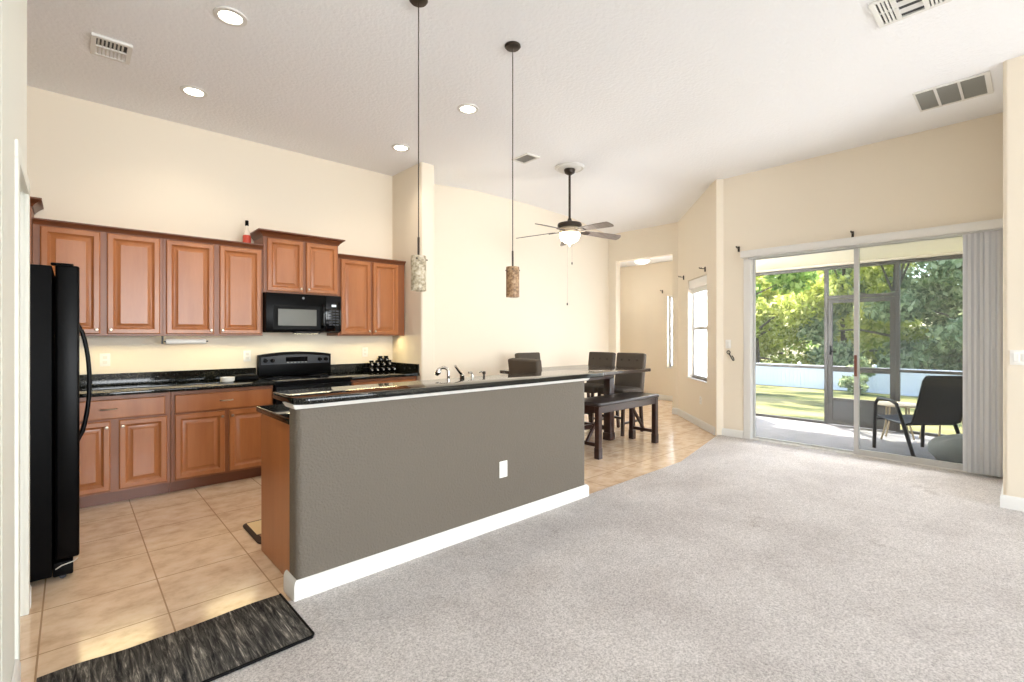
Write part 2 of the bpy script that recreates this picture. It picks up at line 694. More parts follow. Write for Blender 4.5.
cp = MB()
cp.prism([(-4, -7.5), (5.42, -7.5), (5.42, 0.16), (6.5, 0.16), (6.5, 2.9), (6.42, 2.9), (4.8, 2.56), (-0.16, 2.56), (-0.16, 2.0), (-4, 2.0)],
         0.0005, 0.012)
struct('carpet', cp, M_carpet)

ZT = 3.62
w = MB()
w.box(-0.9, 3.1, 5.62, 5.76, 0, ZT)
struct('wall_kitchen', w, M_wall)
w = MB()
w.box(-0.9, -0.76, 3.3, 5.62, 0, ZT)
struct('wall_fridge', w, M_wall)
w = MB()
w.box(3.06, 3.25, 4.92, 5.7, 0, ZT, 0.025, 4, vert=True)
struct('wall_stub', w, M_wall)
w = MB()
w.box(3.2, 7.85, 5.61, 5.75, 0, ZT)
struct('wall_dining', w, M_wall)
# far wall with the opening to the next room
w = MB()
w.box(7.70, 7.84, 5.44, 5.7, 0, ZT)
w.box(7.70, 7.84, 4.16, 4.26, 0, ZT)
w.box(7.70, 7.84, 4.26, 5.44, 2.78, ZT)
struct('wall_far', w, M_wall)
# angled wall with the window: from A to B
A = Vector((6.45, 2.93))
B = Vector((7.72, 4.18))
AD = (B - A).normalized()
AL = (B - A).length
AN = Vector((-AD.y, AD.x))           # into the room
ang = math.atan2(AD.y, AD.x)
MA = Matrix.Translation((A.x, A.y, 0)) @ Matrix.Rotation(ang, 4, 'Z')     # local x along wall, local y into the room, outside is -y
W0, W1, WZ0, WZ1 = 0.35, 1.20, 0.70, 2.24
w = MB()
w.box(-0.02, W0, -0.16, 0, 0, ZT, mat=MA)
w.box(W1, AL, -0.16, 0, 0, ZT, mat=MA)
w.box(W0, W1, -0.16, 0, 0, WZ0, mat=MA)
w.box(W0, W1, -0.16, 0, WZ1, ZT, mat=MA)
struct('wall_angled', w, M_wall)
# wall of the sliding door
w = MB()
w.box(6.5, 6.64, 2.58, 2.95, 0, ZT)
w.box(6.5, 6.64, 0.0, 0.2, 0, ZT)
w.box(6.5, 6.64, 0.2, 2.58, 2.43, ZT)
struct('wall_slider', w, M_wall)
# wall on the right, its end beside the blinds
w = MB()
w.box(5.38, 6.6, -7.5, 0.17, 0, ZT, 0.03, 4, vert=True)
struct('wall_right', w, M_wall)
# wall behind the camera, three openings added to let in fill light
w = MB()
for x0, x1 in ((-4, -2.7), (-0.5, 0.3), (2.5, 2.9), (5.1, 5.38)):
    w.box(x0, x1, -7.65, -7.5, 0.35, 2.75)
w.box(-4, 5.38, -7.65, -7.5, 0, 0.35)
w.box(-4, 5.38, -7.65, -7.5, 2.75, ZT)
struct('wall_back', w, M_wall)
w = MB()
w.box(-4.15, -4.0, -7.6, 2.1, 0, ZT)
struct('wall_left', w, M_wall)
# pantry wall at the left edge: solid, then a cased doorway, then the stub beside the fridge
w = MB()
w.box(-4.0, -0.16, 2.06, 2.20, 0, ZT, 0.035, 5, vert=True)
w.box(-0.30, -0.161, 2.20, 2.72, 0, ZT)
w.box(-0.30, -0.161, 2.72, 3.32, 2.06, ZT)
w.box(-0.9, -0.165, 3.32, 3.44, 0, ZT)
struct('wall_pantry', w, M_wallp)
tr = MB()
tr.box(-0.17, -0.150, 2.66, 2.73, 0.012, 2.05, 0.004)
tr.box(-0.17, -0.152, 3.315, 3.385, 0, 2.05, 0.004)
tr.box(-0.17, -0.151, 2.66, 3.385, 2.0505, 2.12, 0.004)
struct('trim_1', tr, M_wallp)
w = MB()
w.box(-0.27, -0.235, 2.72, 3.32, 0.01, 2.05, 0.003, 1)
struct('door_2', w, M_trim)

# next room
w = MB()
w.box(9.2, 9.35, 4.0, 4.42, 0, 3.0)
w.box(9.2, 9.35, 5.21, 7.5, 0, 3.0)
w.box(9.2, 9.35, 4.42, 5.21, 0, 0.70)
w.box(9.2, 9.35, 4.42, 5.21, 2.19, 3.0)
struct('wall_hall_far', w, M_wall)
w = MB()
w.box(7.72, 9.3, 4.02, 4.17, 0, 3.0)
struct('wall_hall_right', w, M_wall)
w = MB()
w.box(7.72, 9.3, 7.3, 7.45, 0, 3.0)
struct('wall_hall_left', w, M_wall)
w = MB()
w.box(7.70, 7.84, 5.7, 7.45, 0, ZT)
struct('wall_hall_near', w, M_wall)
w = MB()
w.box(7.84, 9.3, 4.05, 7.4, 2.905, 3.0)
struct('ceiling_hall', w, M_ceil)

# baseboards (profile out,up)
BB = [(0.0, 0.0), (0.016, 0.0), (0.016, 0.085), (0.011, 0.100), (0.004, 0.108), (0.0, 0.108)]


def base(name, path, z=0.0):
    mb = MB()
    mb.sweep(BB, path, z=z)
    return struct(name, mb, M_trim)


base('baseboard_dining', [(7.70, 5.61), (3.25, 5.61)])
base('baseboard_far', [(7.70, 5.44), (7.70, 5.61)])
base('baseboard_angled', [(6.5, 2.585), (6.5, 2.92), (A.x + .03, A.y + .03), (B.x - .02, B.y - .02), (7.70, 4.26)])
base('baseboard_hall_far', [(9.2, 4.17), (9.2, 7.3)])
base('baseboard_right', [(6.4, 0.17), (5.38, 0.17), (5.38, -7.5)][::-1], z=0.004)
base('baseboard_pantry', [(-0.16, 2.66), (-0.16, 2.06), (-3.9, 2.06)], z=0.004)
base('baseboard_fridge', [(-0.165, 3.385), (-0.165, 3.44)][::-1])
# island base: left end and front
bi = MB()
bi.sweep([(o * 1.1, u) for o, u in BB], [(3.185, 2.70), (3.185, 2.55), (0.848, 2.55), (0.848, 2.70)], z=0.002)
# (out is on the left of travel: going down the left end, then right along the front)
struct('baseboard_island', bi, M_trim)

# ------------------------------------------------------------------ island
w = MB()
w.box(0.848, 3.185, 2.55, 2.69, 0, 0.992, 0.035, 5, vert=True)
struct('wall_island', w, M_taupe)
# white trim under the bar top
tr = MB()
tr.sweep([(0.0, 0), (0.010, 0.0), (0.016, 0.008), (0.026, 0.025), (0.0, 0.025)], [(3.185, 2.69), (3.185, 2.55), (0.848, 2.55), (0.848, 2.69)], z=0.9835)
struct('trim_2', tr, M_trim)


def rrect(x0, x1, y0, y1, r, n=6):
    out = []
    for cx, cy, a0 in ((x1 - r, y1 - r, 0), (x0 + r, y1 - r, 90), (x0 + r, y0 + r, 180), (x1 - r, y0 + r, 270)):
        for k in range(n + 1):
            a = R(a0 + 90 * k / n)
            out.append((cx + r * math.cos(a), cy + r * math.sin(a)))
    return out


b = MB()
b.prism(rrect(0.828, 3.40, 2.492, 2.93, 0.07), 1.0085, 1.043, bev=0.004)
tag(b.build('bar_countertop', M_granite), 'long raised black granite bar top on the taupe half wall', 'countertop')

DOOR = [(0, 0), (0, 0.012), (0.008, 0.020), (0.040, 0.021), (0.054, 0.007), (0.059, 0.005), (0.065, 0.006), (0.090, 0.019)]
DRAW = [(0, 0), (0, 0.013), (0.004, 0.018), (0.008, 0.020), (0.016, 0.020)]


def knob(parent, p, n=(0, -1, 0)):
    mb = MB()
    mb.lathe(p, [(0.0, 0), (0.005, 0), (0.005, 0.010), (0.012, 0.015), (0.0135, 0.020), (0.010, 0.025), (0.0, 0.026)], 14, axis=n)
    return mb.build('knob', M_nickel, parent)


def pull(parent, c, w=0.10):
    x, y, z = c
    mb = MB()
    mb.tube([(x - w / 2, y, z), (x - w / 2 + .004, y - .022, z), (x - w / 2 + .02, y - .03, z), (x + w / 2 - .02, y - .03, z), (x + w / 2 - .004, y - .022, z), (x + w / 2, y, z)], 0.0055, 8)
    return mb.build('handle', M_nickel, parent)


def door(parent, x0, x1, z0, z1, yf, kn, steps=DOOR):
    mb = MB()
    mb.rings((x0, yf, z0), (1, 0, 0), (0, 0, 1), (0, -1, 0), x1 - x0, z1 - z0, steps)
    d = mb.build('door', M_wood, parent, angle=20)
    kx = x1 - 0.024 if 'r' in kn else x0 + 0.024
    kz = z0 + 0.036 if 'b' in kn else z1 - 0.05
    knob(d, (kx, yf - 0.020, kz))
    return d


CROWN = [(0, 0), (0.006, 0), (0.010, 0.012), (0.030, 0.034), (0.038, 0.036), (0.038, 0.046), (0.0, 0.046)]
CROWN2 = [(0, 0), (0.006, 0), (0.012, 0.014), (0.048, 0.050), (0.058, 0.053), (0.058, 0.066), (0.0, 0.066)]


def wall_cab(label, x0, x1, z0, z1, doors, crown=CROWN, ends=(False, False), yf=5.29):
    r = root('wall_cabinet', label, 'cabinet', ((x0 + x1) / 2, 5.45, z0), group='stained maple wall cabinets')
    mb = MB()
    mb.box(x0, x1, yf, 5.615, z0, z1, 0.002, 1)
    mb.build('body', M_wood2, r)
    for (a, b_, k) in doors:
        door(r, a, b_, z0 + 0.016, z1 - 0.030, yf, k)
    mb = MB()
    path = [(x0, yf), (x1, yf)]
    if ends[0]:
        path = [(x0, 5.61)] + path
    if ends[1]:
        path = path + [(x1, 5.61)]
    mb.sweep([(-o, u) for o, u in crown], path, z=z1 - 0.022)
    mb.build('crown_molding', M_crown, r)
    return r


wall_cab('stained wall cabinet above the counter, next to the black refrigerator', -0.225, 0.604, 1.357, 2.252, [(-0.181, 0.178, 'rb'), (0.22, 0.583, 'lb')])
wall_cab('stained wall cabinet with the red bottle on top, left of the microwave', 0.604, 1.428, 1.357, 2.252, [(0.627, 0.999, 'rb'), (1.045, 1.412, 'lb')])
wall_cab('short raised wall cabinet directly above the black microwave', 1.43, 2.202, 1.800, 2.385, [(1.464, 1.817, 'rb'), (1.848, 2.190, 'lb')], CROWN2, (True, True), 5.28)
wall_cab('stained wall cabinet between the microwave and the corner by the stub wall', 2.204, 3.045, 1.357, 2.252, [(2.232, 2.592, 'rb'), (2.618, 2.95, 'lb')])
wall_cab('taller wall cabinet in the corner behind the black refrigerator, only its crown in view', -0.755, -0.228, 1.357, 2.385, [(-0.73, -0.25, 'rb')], CROWN2, (False, True), 5.28)


def base_cab(label, x0, x1, drawers, doors, yf=5.01):
    r = root('base_cabinet', label, 'cabinet', ((x0 + x1) / 2, 5.3, 0), group='stained maple base cabinets')
    mb = MB()
    mb.box(x0, x1, yf, 5.615, 0.10, 0.8795, 0.002, 1)
    mb.build('body', M_wood2, r)
    mb = MB()
    mb.box(x0, x1, yf + 0.065, 5.60, 0.0005, 0.10)
    mb.build('toe_kick', M_crown, r)
    for a, b_ in drawers:
        mb = MB()
        mb.rings((a, yf, 0.692), (1, 0, 0), (0, 0, 1), (0, -1, 0), b_ - a, 0.155, DRAW)
        d = mb.build('drawer', M_wood, r, angle=20)
        pull(d, ((a + b_) / 2, yf - 0.019, 0.772))
    for a, b_, k in doors:
        door(r, a, b_, 0.118, 0.678, yf, k)
    return r


base_cab('base cabinet with drawer at the refrigerator end of the counter', -0.20, 0.627, [(-0.15, 0.587)], [(-0.12, 0.23, 'rt'), (0.283, 0.600, 'lt')])
base_cab('base cabinet with wide drawer left of the stove', 0.629, 1.443, [(0.655, 1.432)], [(0.655, 1.033, 'rt'), (1.066, 1.432, 'lt')])
base_cab('base cabinet between the stove and the stub wall, mostly behind the bar top', 2.226, 3.05, [(2.25, 3.02)], [(2.25, 2.62, 'rt'), (2.65, 3.02, 'lt')])

c = root('kitchen_countertop', 'black granite counter left of the stove with low backsplash', 'countertop', (0.6, 5.3, 0.88))
mb = MB()
mb.box(-0.755, 1.447, 4.955, 5.619, 0.880, 0.912, 0.005, 2)
mb.build('slab', M_granite, c)
mb = MB()
mb.box(-0.755, 1.447, 5.598, 5.619, 0.912, 1.018, 0.003, 1)
mb.build('backsplash', M_granite, c)
c = root('kitchen_countertop', 'short black granite counter right of the stove, ending at the stub wall', 'countertop', (2.6, 5.3, 0.88))
mb = MB()
mb.box(2.221, 3.058, 4.955, 5.619, 0.880, 0.912, 0.005, 2)
mb.build('slab', M_granite, c)
mb = MB()
mb.box(2.221, 3.058, 5.598, 5.619, 0.912, 1.018, 0.003, 1)
mb.box(3.038, 3.058, 4.97, 5.60, 0.912, 1.018, 0.003, 1)
mb.build('backsplash', M_granite, c)

# ---- island cabinets behind the half wall
r = root('island_cabinet', 'stained end panel and cabinets on the kitchen side of the half wall', 'cabinet', (2.0, 3.0, 0))
mb = MB()
mb.box(0.90, 3.17, 2.694, 3.27, 0.10, 0.8795, 0.002, 1)
mb.build('body', M_wood2, r)
mb = MB()
mb.box(0.885, 0.8995, 2.715, 3.312, 0.0005, 0.8795, 0.003, 1)
mb.build('end_panel', M_wood, r)
mb = MB()
mb.box(0.90, 3.17, 2.694, 3.21, 0.0005, 0.10)
mb.build('toe_kick', M_crown, r)
for k in range(5):
    mb = MB()
    x0 = 0.93 + k * 0.45
    mb.rings((x0 + 0.42, 3.27, 0.118), (-1, 0, 0), (0, 0, 1), (0, 1, 0), 0.42, 0.56, DOOR)
    d = mb.build('door', M_wood, r, angle=20)
    knob(d, (x0 + 0.39, 3.29, 0.62), (0, 1, 0))
mb = MB()
mb.prism(rrect(0.858, 3.18, 2.694, 3.335, 0.02), 0.880, 0.912, bev=0.005)
tag(mb.build('island_countertop', M_granite), 'lower black granite counter behind the raised bar', 'countertop')

# ------------------------------------------------------------------ microwave, stove, refrigerator
r = root('microwave', 'black over-the-range microwave under the short raised cabinet', 'microwave', (1.82, 5.4, 1.38))
mb = MB()
mb.box(1.433, 2.205, 5.235, 5.60, 1.392, 1.796, 0.006, 2)
mb.build('body', M_black, r)
mb = MB()
mb.box(1.430, 2.028, 5.195, 5.235, 1.402, 1.794, 0.008, 2)
d = mb.build('door', M_black, r)
mb = MB()
mb.rings((1.50, 5.195, 1.425), (1, 0, 0), (0, 0, 1), (0, -1, 0), 0.475, 0.245, [(0, 0), (0, 0.003), (0.035, 0.003), (0.038, 0.0015)])
mb.build('window_frame', M_black, d)
mb = MB()
mb.box(1.545, 1.93, 5.1905, 5.193, 1.462, 1.632)
mb.build('window', mat('microwave_window', (92, 94, 88), 0.3), d)
mb = MB()
mb.tube([(1.995, 5.195, 1.45), (1.995, 5.158, 1.47), (1.995, 5.150, 1.57), (1.995, 5.158, 1.67), (1.995, 5.195, 1.69)], 0.014, 10)
mb.build('handle', M_bglass, d)
mb = MB()
mb.cyl((1.795, 5.196, 1.752), (1.795, 5.1925, 1.752), 0.012, seg=18)
mb.build('emblem', mat('emblem_gray', (120, 122, 126), 0.3, metal=0.6), d)
mb = MB()
mb.box(2.032, 2.205, 5.198, 5.235, 1.402, 1.794, 0.006, 2)
p = mb.build('control_panel', M_bglass, r)
mb = MB()
mb.box(2.095, 2.145, 5.1955, 5.198, 1.672, 1.696)
mb.build('display', mat('display_glow', (200, 210, 215), 0.4, emit=((200, 215, 225), 0.5)), p)
for row in range(6):
    mb = MB()
    for k in range(3):
        mb.box(2.068 + k * 0.038, 2.098 + k * 0.038, 5.1955, 5.198, 1.47 + row * 0.030, 1.486 + row * 0.030)
    tag(mb.build('keypad', M_gray, p), kind='stuff') if False else mb.build('keypad', M_gray, p)
mb = MB()
mb.box(1.70, 1.96, 5.165, 5.24, 1.378, 1.402, 0.004, 1)
mb.build('vent_lip', M_bglass, r)

r = root('stove', 'black freestanding electric range between the base cabinets', 'stove', (1.832, 5.3, 0))
mb = MB()
mb.box(1.449, 2.219, 4.985, 5.585, 0.02, 0.905, 0.004, 1)
mb.build('body', M_black, r)
mb = MB()
mb.box(1.447, 2.2195, 4.945, 5.56, 0.905, 0.922, 0.006, 2)
cook = mb.build('cooktop', M_bglass, r)
for cx, cy, rr in ((1.64, 5.12, 0.10), (2.03, 5.12, 0.08), (1.64, 5.40, 0.08), (2.03, 5.40, 0.10)):
    mb = MB()
    mb.lathe((cx, cy, 0.9222), [(rr - 0.004, 0), (rr - 0.004, 0.0006), (rr, 0.0006), (rr, 0)], 36)
    mb.build('burner_ring', M_gray, cook)
# backguard with a bowed top edge
mb = MB()
top = [(1.452 + 0.764 * k / 24, 1.150 + 0.032 * math.sin(math.pi * k / 24) ** 0.8) for k in range(25)]
poly = [(1.452, 0.923)] + top + [(2.216, 0.923)]
mb.prism(poly, 0, 0.075, bev=0.006, mat=Matrix.Translation((0, 5.592, 0)) @ Matrix.Rotation(R(90), 4, 'X'))
bgd = mb.build('backguard', M_black, r)
mb = MB()
top2 = [(1.475 + 0.718 * k / 20, 1.125 + 0.026 * math.sin(math.pi * k / 20)) for k in range(21)]
mb.prism([(1.475, 1.05)] + top2 + [(2.193, 1.05)], 0, 0.004, mat=Matrix.Translation((0, 5.517, 0)) @ Matrix.Rotation(R(90), 4, 'X'))
mb.build('control_strip', M_gray, bgd)
for kx in (1.515, 1.585, 2.085, 2.155):
    mb = MB()
    mb.lathe((kx, 5.513, 1.092), [(0.0, 0.026), (0.018, 0.026), (0.021, 0.02), (0.023, 0.0)], 18, axis=(0, -1, 0))
    mb.box(kx - 0.003, kx + 0.003, 5.478, 5.490, 1.076, 1.108)
    mb.build('knob', M_black, bgd)
mb = MB()
mb.box(1.72, 1.95, 5.510, 5.513, 1.075, 1.125)
mb.build('display', M_bglass, bgd)
mb = MB()
for k in range(6):
    mb.box(1.73 + k * 0.038, 1.753 + k * 0.038, 5.5085, 5.510, 1.062, 1.070)
mb.build('key_marks', mat('mark_gray', (150, 152, 156), 0.5), bgd)
mb = MB()
mb.box(1.452, 2.216, 4.950, 4.985, 0.22, 0.865, 0.008, 2)
d = mb.build('oven_door', M_black, r)
mb = MB()
mb.box(1.56, 2.11, 4.946, 4.950, 0.38, 0.68, 0.001, 1)
mb.build('window', M_bglass, d)
mb = MB()
mb.tube([(1.50, 4.950, 0.825), (1.50, 4.905, 0.825), (1.515, 4.895, 0.825), (2.155, 4.895, 0.825), (2.17, 4.905, 0.825), (2.17, 4.950, 0.825)], 0.011, 10)
mb.build('handle', M_black, d)
mb = MB()
mb.box(1.452, 2.216, 4.955, 4.985, 0.03, 0.20, 0.008, 2)
mb.build('drawer', M_black, r)

r = root('refrigerator', 'tall black side-by-side refrigerator at the left edge', 'refrigerator', (-0.35, 4.1, 0))
mb = MB()
mb.box(-0.755, -0.078, 3.65, 4.55, 0.03, 1.745, 0.008, 2)
mb.build('body', M_blackm, r)
for i, (y0, y1) in enumerate(((3.65, 4.03), (4.04, 4.55))):
    mb = MB()
    mb.box(-0.066, 0.034, y0, y1, 0.115, 1.752, 0.012, 3)
    d = mb.build('door', M_black, r)
    hy = 4.000 if i == 0 else 4.070
    mb = MB()
    pts = []
    for k in range(15):
        t = k / 14
        pts.append((0.028 + 0.056 * math.sin(math.pi * t) ** 0.6, hy, 0.71 + 0.72 * t))
    mb.tube(pts, 0.011, 10)
    mb.build('handle', M_black, d)
    mb = MB()
    yy = 3.70 if i == 0 else 4.50
    mb.box(-0.085, 0.010, yy - 0.035, yy + 0.035, 1.752, 1.764, 0.005, 2)
    mb.build('hinge_cover', M_blackm, d)
mb = MB()
mb.box(-0.075, 0.008, 3.66, 4.54, 0.022, 0.10, 0.006, 2)
g = mb.build('base_grille', M_blackm, r)
for yy in (3.70, 4.50):
    for xx in (-0.035, -0.65):
        mb = MB()
        mb.cyl((xx, yy - .02, 0.016), (xx, yy + .02, 0.016), 0.0155, seg=14)
        mb.build('roller', M_gray, r)
mb = MB()
mb.tube([(-0.065, 3.649, 0.07), (-0.04, 3.648, 0.085), (0.010, 3.648, 0.095), (0.026, 3.66, 0.104)], 0.003, 6)
mb.build('wire_clip', mat('pale_wire', (190, 185, 175), 0.4), r)

# ------------------------------------------------------------------ small kitchen things
r = root('paper_towel_holder', 'slim white roll on a holder under the wall cabinets', 'paper towel holder', (0.78, 5.36, 1.29))
mb = MB()
mb.box(0.602, 0.616, 5.335, 5.385, 1.285, 1.356, 0.003, 1)
mb.build('bracket', M_gray, r)
mb = MB()
mb.cyl((0.60, 5.36, 1.305), (0.965, 5.36, 1.305), 0.006, seg=10)
mb.build('rod', M_gray, r)
mb = MB()
mb.cyl((0.635, 5.36, 1.305), (0.945, 5.36, 1.305), 0.024, seg=24)
mb.build('paper_roll', mat('paper_white', (244, 242, 236), 0.9), r)

r = root('bottle', 'red bottle with black cap standing on top of the wall cabinets', 'bottle', (1.315, 5.42, 2.252))
mb = MB()
mb.lathe((1.315, 5.42, 2.2525), [(0, 0), (0.036, 0), (0.038, 0.006), (0.038, 0.11), (0.034, 0.125)], 24)
mb.build('body', mat('red_label', (196, 72, 54), 0.4), r)
mb = MB()
mb.lathe((1.315, 5.42, 2.2525), [(0.034, 0.125), (0.028, 0.15), (0.014, 0.19), (0.012, 0.225)], 24)
mb.build('neck', mat('clear_plastic', (226, 216, 200), 0.15), r)
mb = MB()
mb.lathe((1.315, 5.42, 2.2525), [(0.014, 0.222), (0.0165, 0.224), (0.0165, 0.272), (0.014, 0.276), (0, 0.276)], 20)
mb.build('cap', M_black, r)

mb = MB()
mb.lathe((1.10, 5.22, 0.9125), [(0, 0), (0.045, 0), (0.058, 0.012), (0.062, 0.05), (0.058, 0.05), (0.054, 0.014), (0, 0.010)], 28)
o = mb.build('bowl', M_white)
tag(o, 'small white dish on the black counter left of the stove', 'dish')
mb = MB()
mb.box(1.185, 1.395, 5.30, 5.44, 0.9125, 0.962, 0.012, 3)
mb.box(1.20, 1.38, 5.315, 5.425, 0.962, 0.967, 0.002, 1)
mb.ball((1.18, 5.37, 0.945), (0.022, 0.03, 0.03), 14)
tag(mb.build('kitchen_box', M_blackm), 'low black box beside the stove on the left counter', 'box')

# tiered rack of black jars at the right end of the counter
r = root('spice_rack', 'black stepped rack holding the small jars on the right counter', 'rack', (2.86, 5.42, 0.912))
mb = MB()
mb.box(2.61, 3.02, 5.465, 5.53, 0.9125, 0.972, 0.003, 1)
mb.box(2.67, 3.02, 5.5315, 5.59, 0.9125, 1.022, 0.003, 1)
mb.build('steps', M_blackm, r)
JX = [('front row', 5.428, 0.9128, [2.67, 2.745, 2.82, 2.895, 2.97]), ('middle step', 5.4945, 0.9725, [2.705, 2.785, 2.865, 2.945]), ('top step', 5.5625, 1.0225, [2.86, 2.94])]
first = None
names = {0: 'leftmost', 1: 'second from left', 2: 'third from left', 3: 'fourth from left', 4: 'rightmost'}
for row, jy, jz, xs in JX:
    for k, jx in enumerate(xs):
        lab = 'black spice jar on the %s of the rack, %s' % (row, 'rightmost' if k == len(xs) - 1 else names[k])
        if first is None:
            first = root('spice_jar', lab, 'jar', (jx, jy, jz), group='black spice jars by the stub wall')
            mb = MB()
            mb.lathe((0, 0, 0), [(0, 0), (0.027, 0), (0.032, 0.006), (0.034, 0.03), (0.032, 0.05), (0.024, 0.058), (0.024, 0.062), (0, 0.062)], 20)
            mb.build('glass_body', M_bglass, first, world=False)
            mb = MB()
            mb.lathe((0, 0, 0), [(0, 0.062), (0.026, 0.062), (0.027, 0.066), (0.026, 0.08), (0, 0.081)], 20)
            mb.build('lid', M_black, first, world=False)
            mb = MB()
            mb.cyl((0, -0.031, 0.03), (0, -0.0352, 0.03), 0.011, seg=14)
            mb.build('label_dot', mat('label_silver', (176, 172, 164), 0.3), first, world=False)
        else:
            dup(first, (jx, jy, jz), 0, lab)


def outlet(name, label, cat, c, n, slots=True, w=0.072, h=0.115):
    """wall plate at c, facing n"""
    n = Vector(n).normalized()
    u = Vector((0, 0, 1)).cross(n)
    r = root(name, label, cat, c)
    M = Matrix(((u.x, 0, n.x, c[0]), (u.y, 0, n.y, c[1]), (u.z, 1, n.z, c[2]), (0, 0, 0, 1)))
    mb = MB()
    mb.box(-w / 2, w / 2, -h / 2, h / 2, 0.0005, 0.006, 0.002, 2, mat=M)
    mb.build('cover_plate', M_white, r)
    mb = MB()
    if slots:
        for s in (-1, 1):
            mb.box(-0.016, 0.016, s * 0.021 - 0.013, s * 0.021 + 0.013, 0.006, 0.0085, 0.001, 1, mat=M)
        mb.build('socket', mat('socket_white', (222, 220, 212), 0.4), r)
    else:
        k = max(1, round(w / 0.055))
        for i in range(k):
            x = (i - (k - 1) / 2) * 0.046
            mb.box(x - 0.016, x + 0.016, -0.032, 0.032, 0.006, 0.010, 0.002, 1, mat=M)
        mb.build('rocker', mat('rocker_white', (230, 229, 224), 0.35), r)
    return r


outlet('outlet', 'white outlet on the backsplash wall beside the refrigerator', 'outlet', (0.221, 5.62, 1.142), (0, -1, 0))
outlet('outlet', 'white outlet on the backsplash wall just left of the stove', 'outlet', (1.365, 5.62, 1.144), (0, -1, 0))
outlet('outlet', 'white outlet on the backsplash wall above the right counter', 'outlet', (2.683, 5.62, 1.155), (0, -1, 0))
outlet('outlet', 'white outlet on the taupe half wall of the island', 'outlet', (2.255, 2.55, 0.413), (0, -1, 0))
pc = A + AD * 0.60
outlet('outlet', 'white outlet low on the angled wall below the window', 'outlet', (pc.x + AN.x * .001, pc.y + AN.y * .001, 0.40), (AN.x, AN.y, 0))
outlet('light_switch', 'white light switch plate beside the black hook at the sliding door', 'switch', (6.5, 2.785, 1.245), (-1, 0, 0), False)
outlet('light_switch', 'white light switch plate on the right wall end by the blinds', 'switch', (5.38, 0.075, 1.19), (-1, 0, 0), False, 0.115)

# faucet set behind the bar
r = root('faucet', 'chrome kitchen faucet with curved spout rising behind the bar top', 'faucet', (2.095, 2.99, 0.912))
mb = MB()
mb.lathe((2.095, 2.99, 0.9125), [(0, 0), (0.028, 0), (0.026, 0.012), (0.018, 0.02), (0.016, 0.10), (0, 0.10)], 20)
mb.build('base', M_chrome, r)
mb = MB()
pts = [(2.095, 2.99, 1.0), (2.095, 2.99, 1.055)] + [(2.070 + 0.025 * math.cos(R(a)), 2.99 + 0.06 * (1 - math.cos(R(a))) / 2, 1.085 + 0.032 * math.sin(R(a))) for a in range(0, 181, 15)] + [(2.040, 3.07, 1.068)]
mb.tube(pts, [0.011] * (len(pts) - 5) + [0.013, 0.016, 0.020, 0.022, 0.018], 12)
mb.build('spout', M_chrome, r)
r = root('faucet_lever', 'slanted chrome lever handle beside the curved faucet', 'faucet handle', (2.225, 2.99, 0.912))
mb = MB()
mb.lathe((2.222, 2.99, 0.9125), [(0, 0), (0.024, 0), (0.022, 0.03), (0.016, 0.12), (0.020, 0.14), (0, 0.152)], 18)
mb.build('base', M_chrome, r)
mb = MB()
mb.tube([(2.228, 2.99, 1.056), (2.198, 2.99, 1.085), (2.150, 2.98, 1.128)], [0.017, 0.015, 0.009], 10)
mb.build('lever', M_chrome, r)
r = root('side_sprayer', 'small white and chrome side sprayer beside the faucet lever', 'sprayer', (2.32, 2.99, 0.912))
mb = MB()
mb.lathe((2.32, 2.99, 0.9125), [(0, 0), (0.018, 0), (0.016, 0.02), (0.011, 0.04), (0.013, 0.12), (0.010, 0.142), (0, 0.148)], 16)
mb.tube([(2.32, 2.99, 1.058), (2.305, 2.99, 1.072), (2.285, 2.99, 1.070)], 0.009, 8)
mb.build('spray_head', mat('pale_chrome', (215, 212, 206), 0.2, metal=0.7), r)
r = root('soap_dispenser', 'slim dark soap pump at the right end of the faucet set', 'soap dispenser', (2.44, 2.99, 0.912))
mb = MB()
mb.lathe((2.44, 2.99, 0.9125), [(0, 0), (0.018, 0), (0.015, 0.015), (0.008, 0.03), (0.008, 0.135), (0.013, 0.14), (0.013, 0.158), (0, 0.162)], 16)
mb.build('pump', M_bronze, r)
mb = MB()
mb.tube([(2.44, 2.99, 1.058), (2.42, 3.0, 1.072), (2.405, 3.01, 1.064)], 0.005, 8)
mb.build('nozzle', M_chrome, r)

# mats
mb = MB()
rp = []
for k in range(41):
    t = k / 40
    rp.append((-0.10 + 0.895 * t, 2.635 + 0.010 * math.sin(9 * t) - 0.018 * math.exp(-((t - 0.28) / 0.12) ** 2)))
poly = rp + [(0.800, 2.19), (0.79, 2.175), (-0.10, 2.165)]
mb.prism(poly, 0.0125, 0.024, bev=0.003)
r = root('rug', 'dark striped runner rug at the edge of the kitchen tile', 'rug', (0.35, 2.4, 0.012))
mb.build('pile', M_rug, r)
mb = MB()
edge = [(x, y, 0.020) for x, y in [(-0.10, 2.165), (0.79, 2.175), (0.80, 2.19), (0.795, 2.640)]]
mb.tube(edge, 0.007, 8)
mb.build('binding', M_blackm, r)

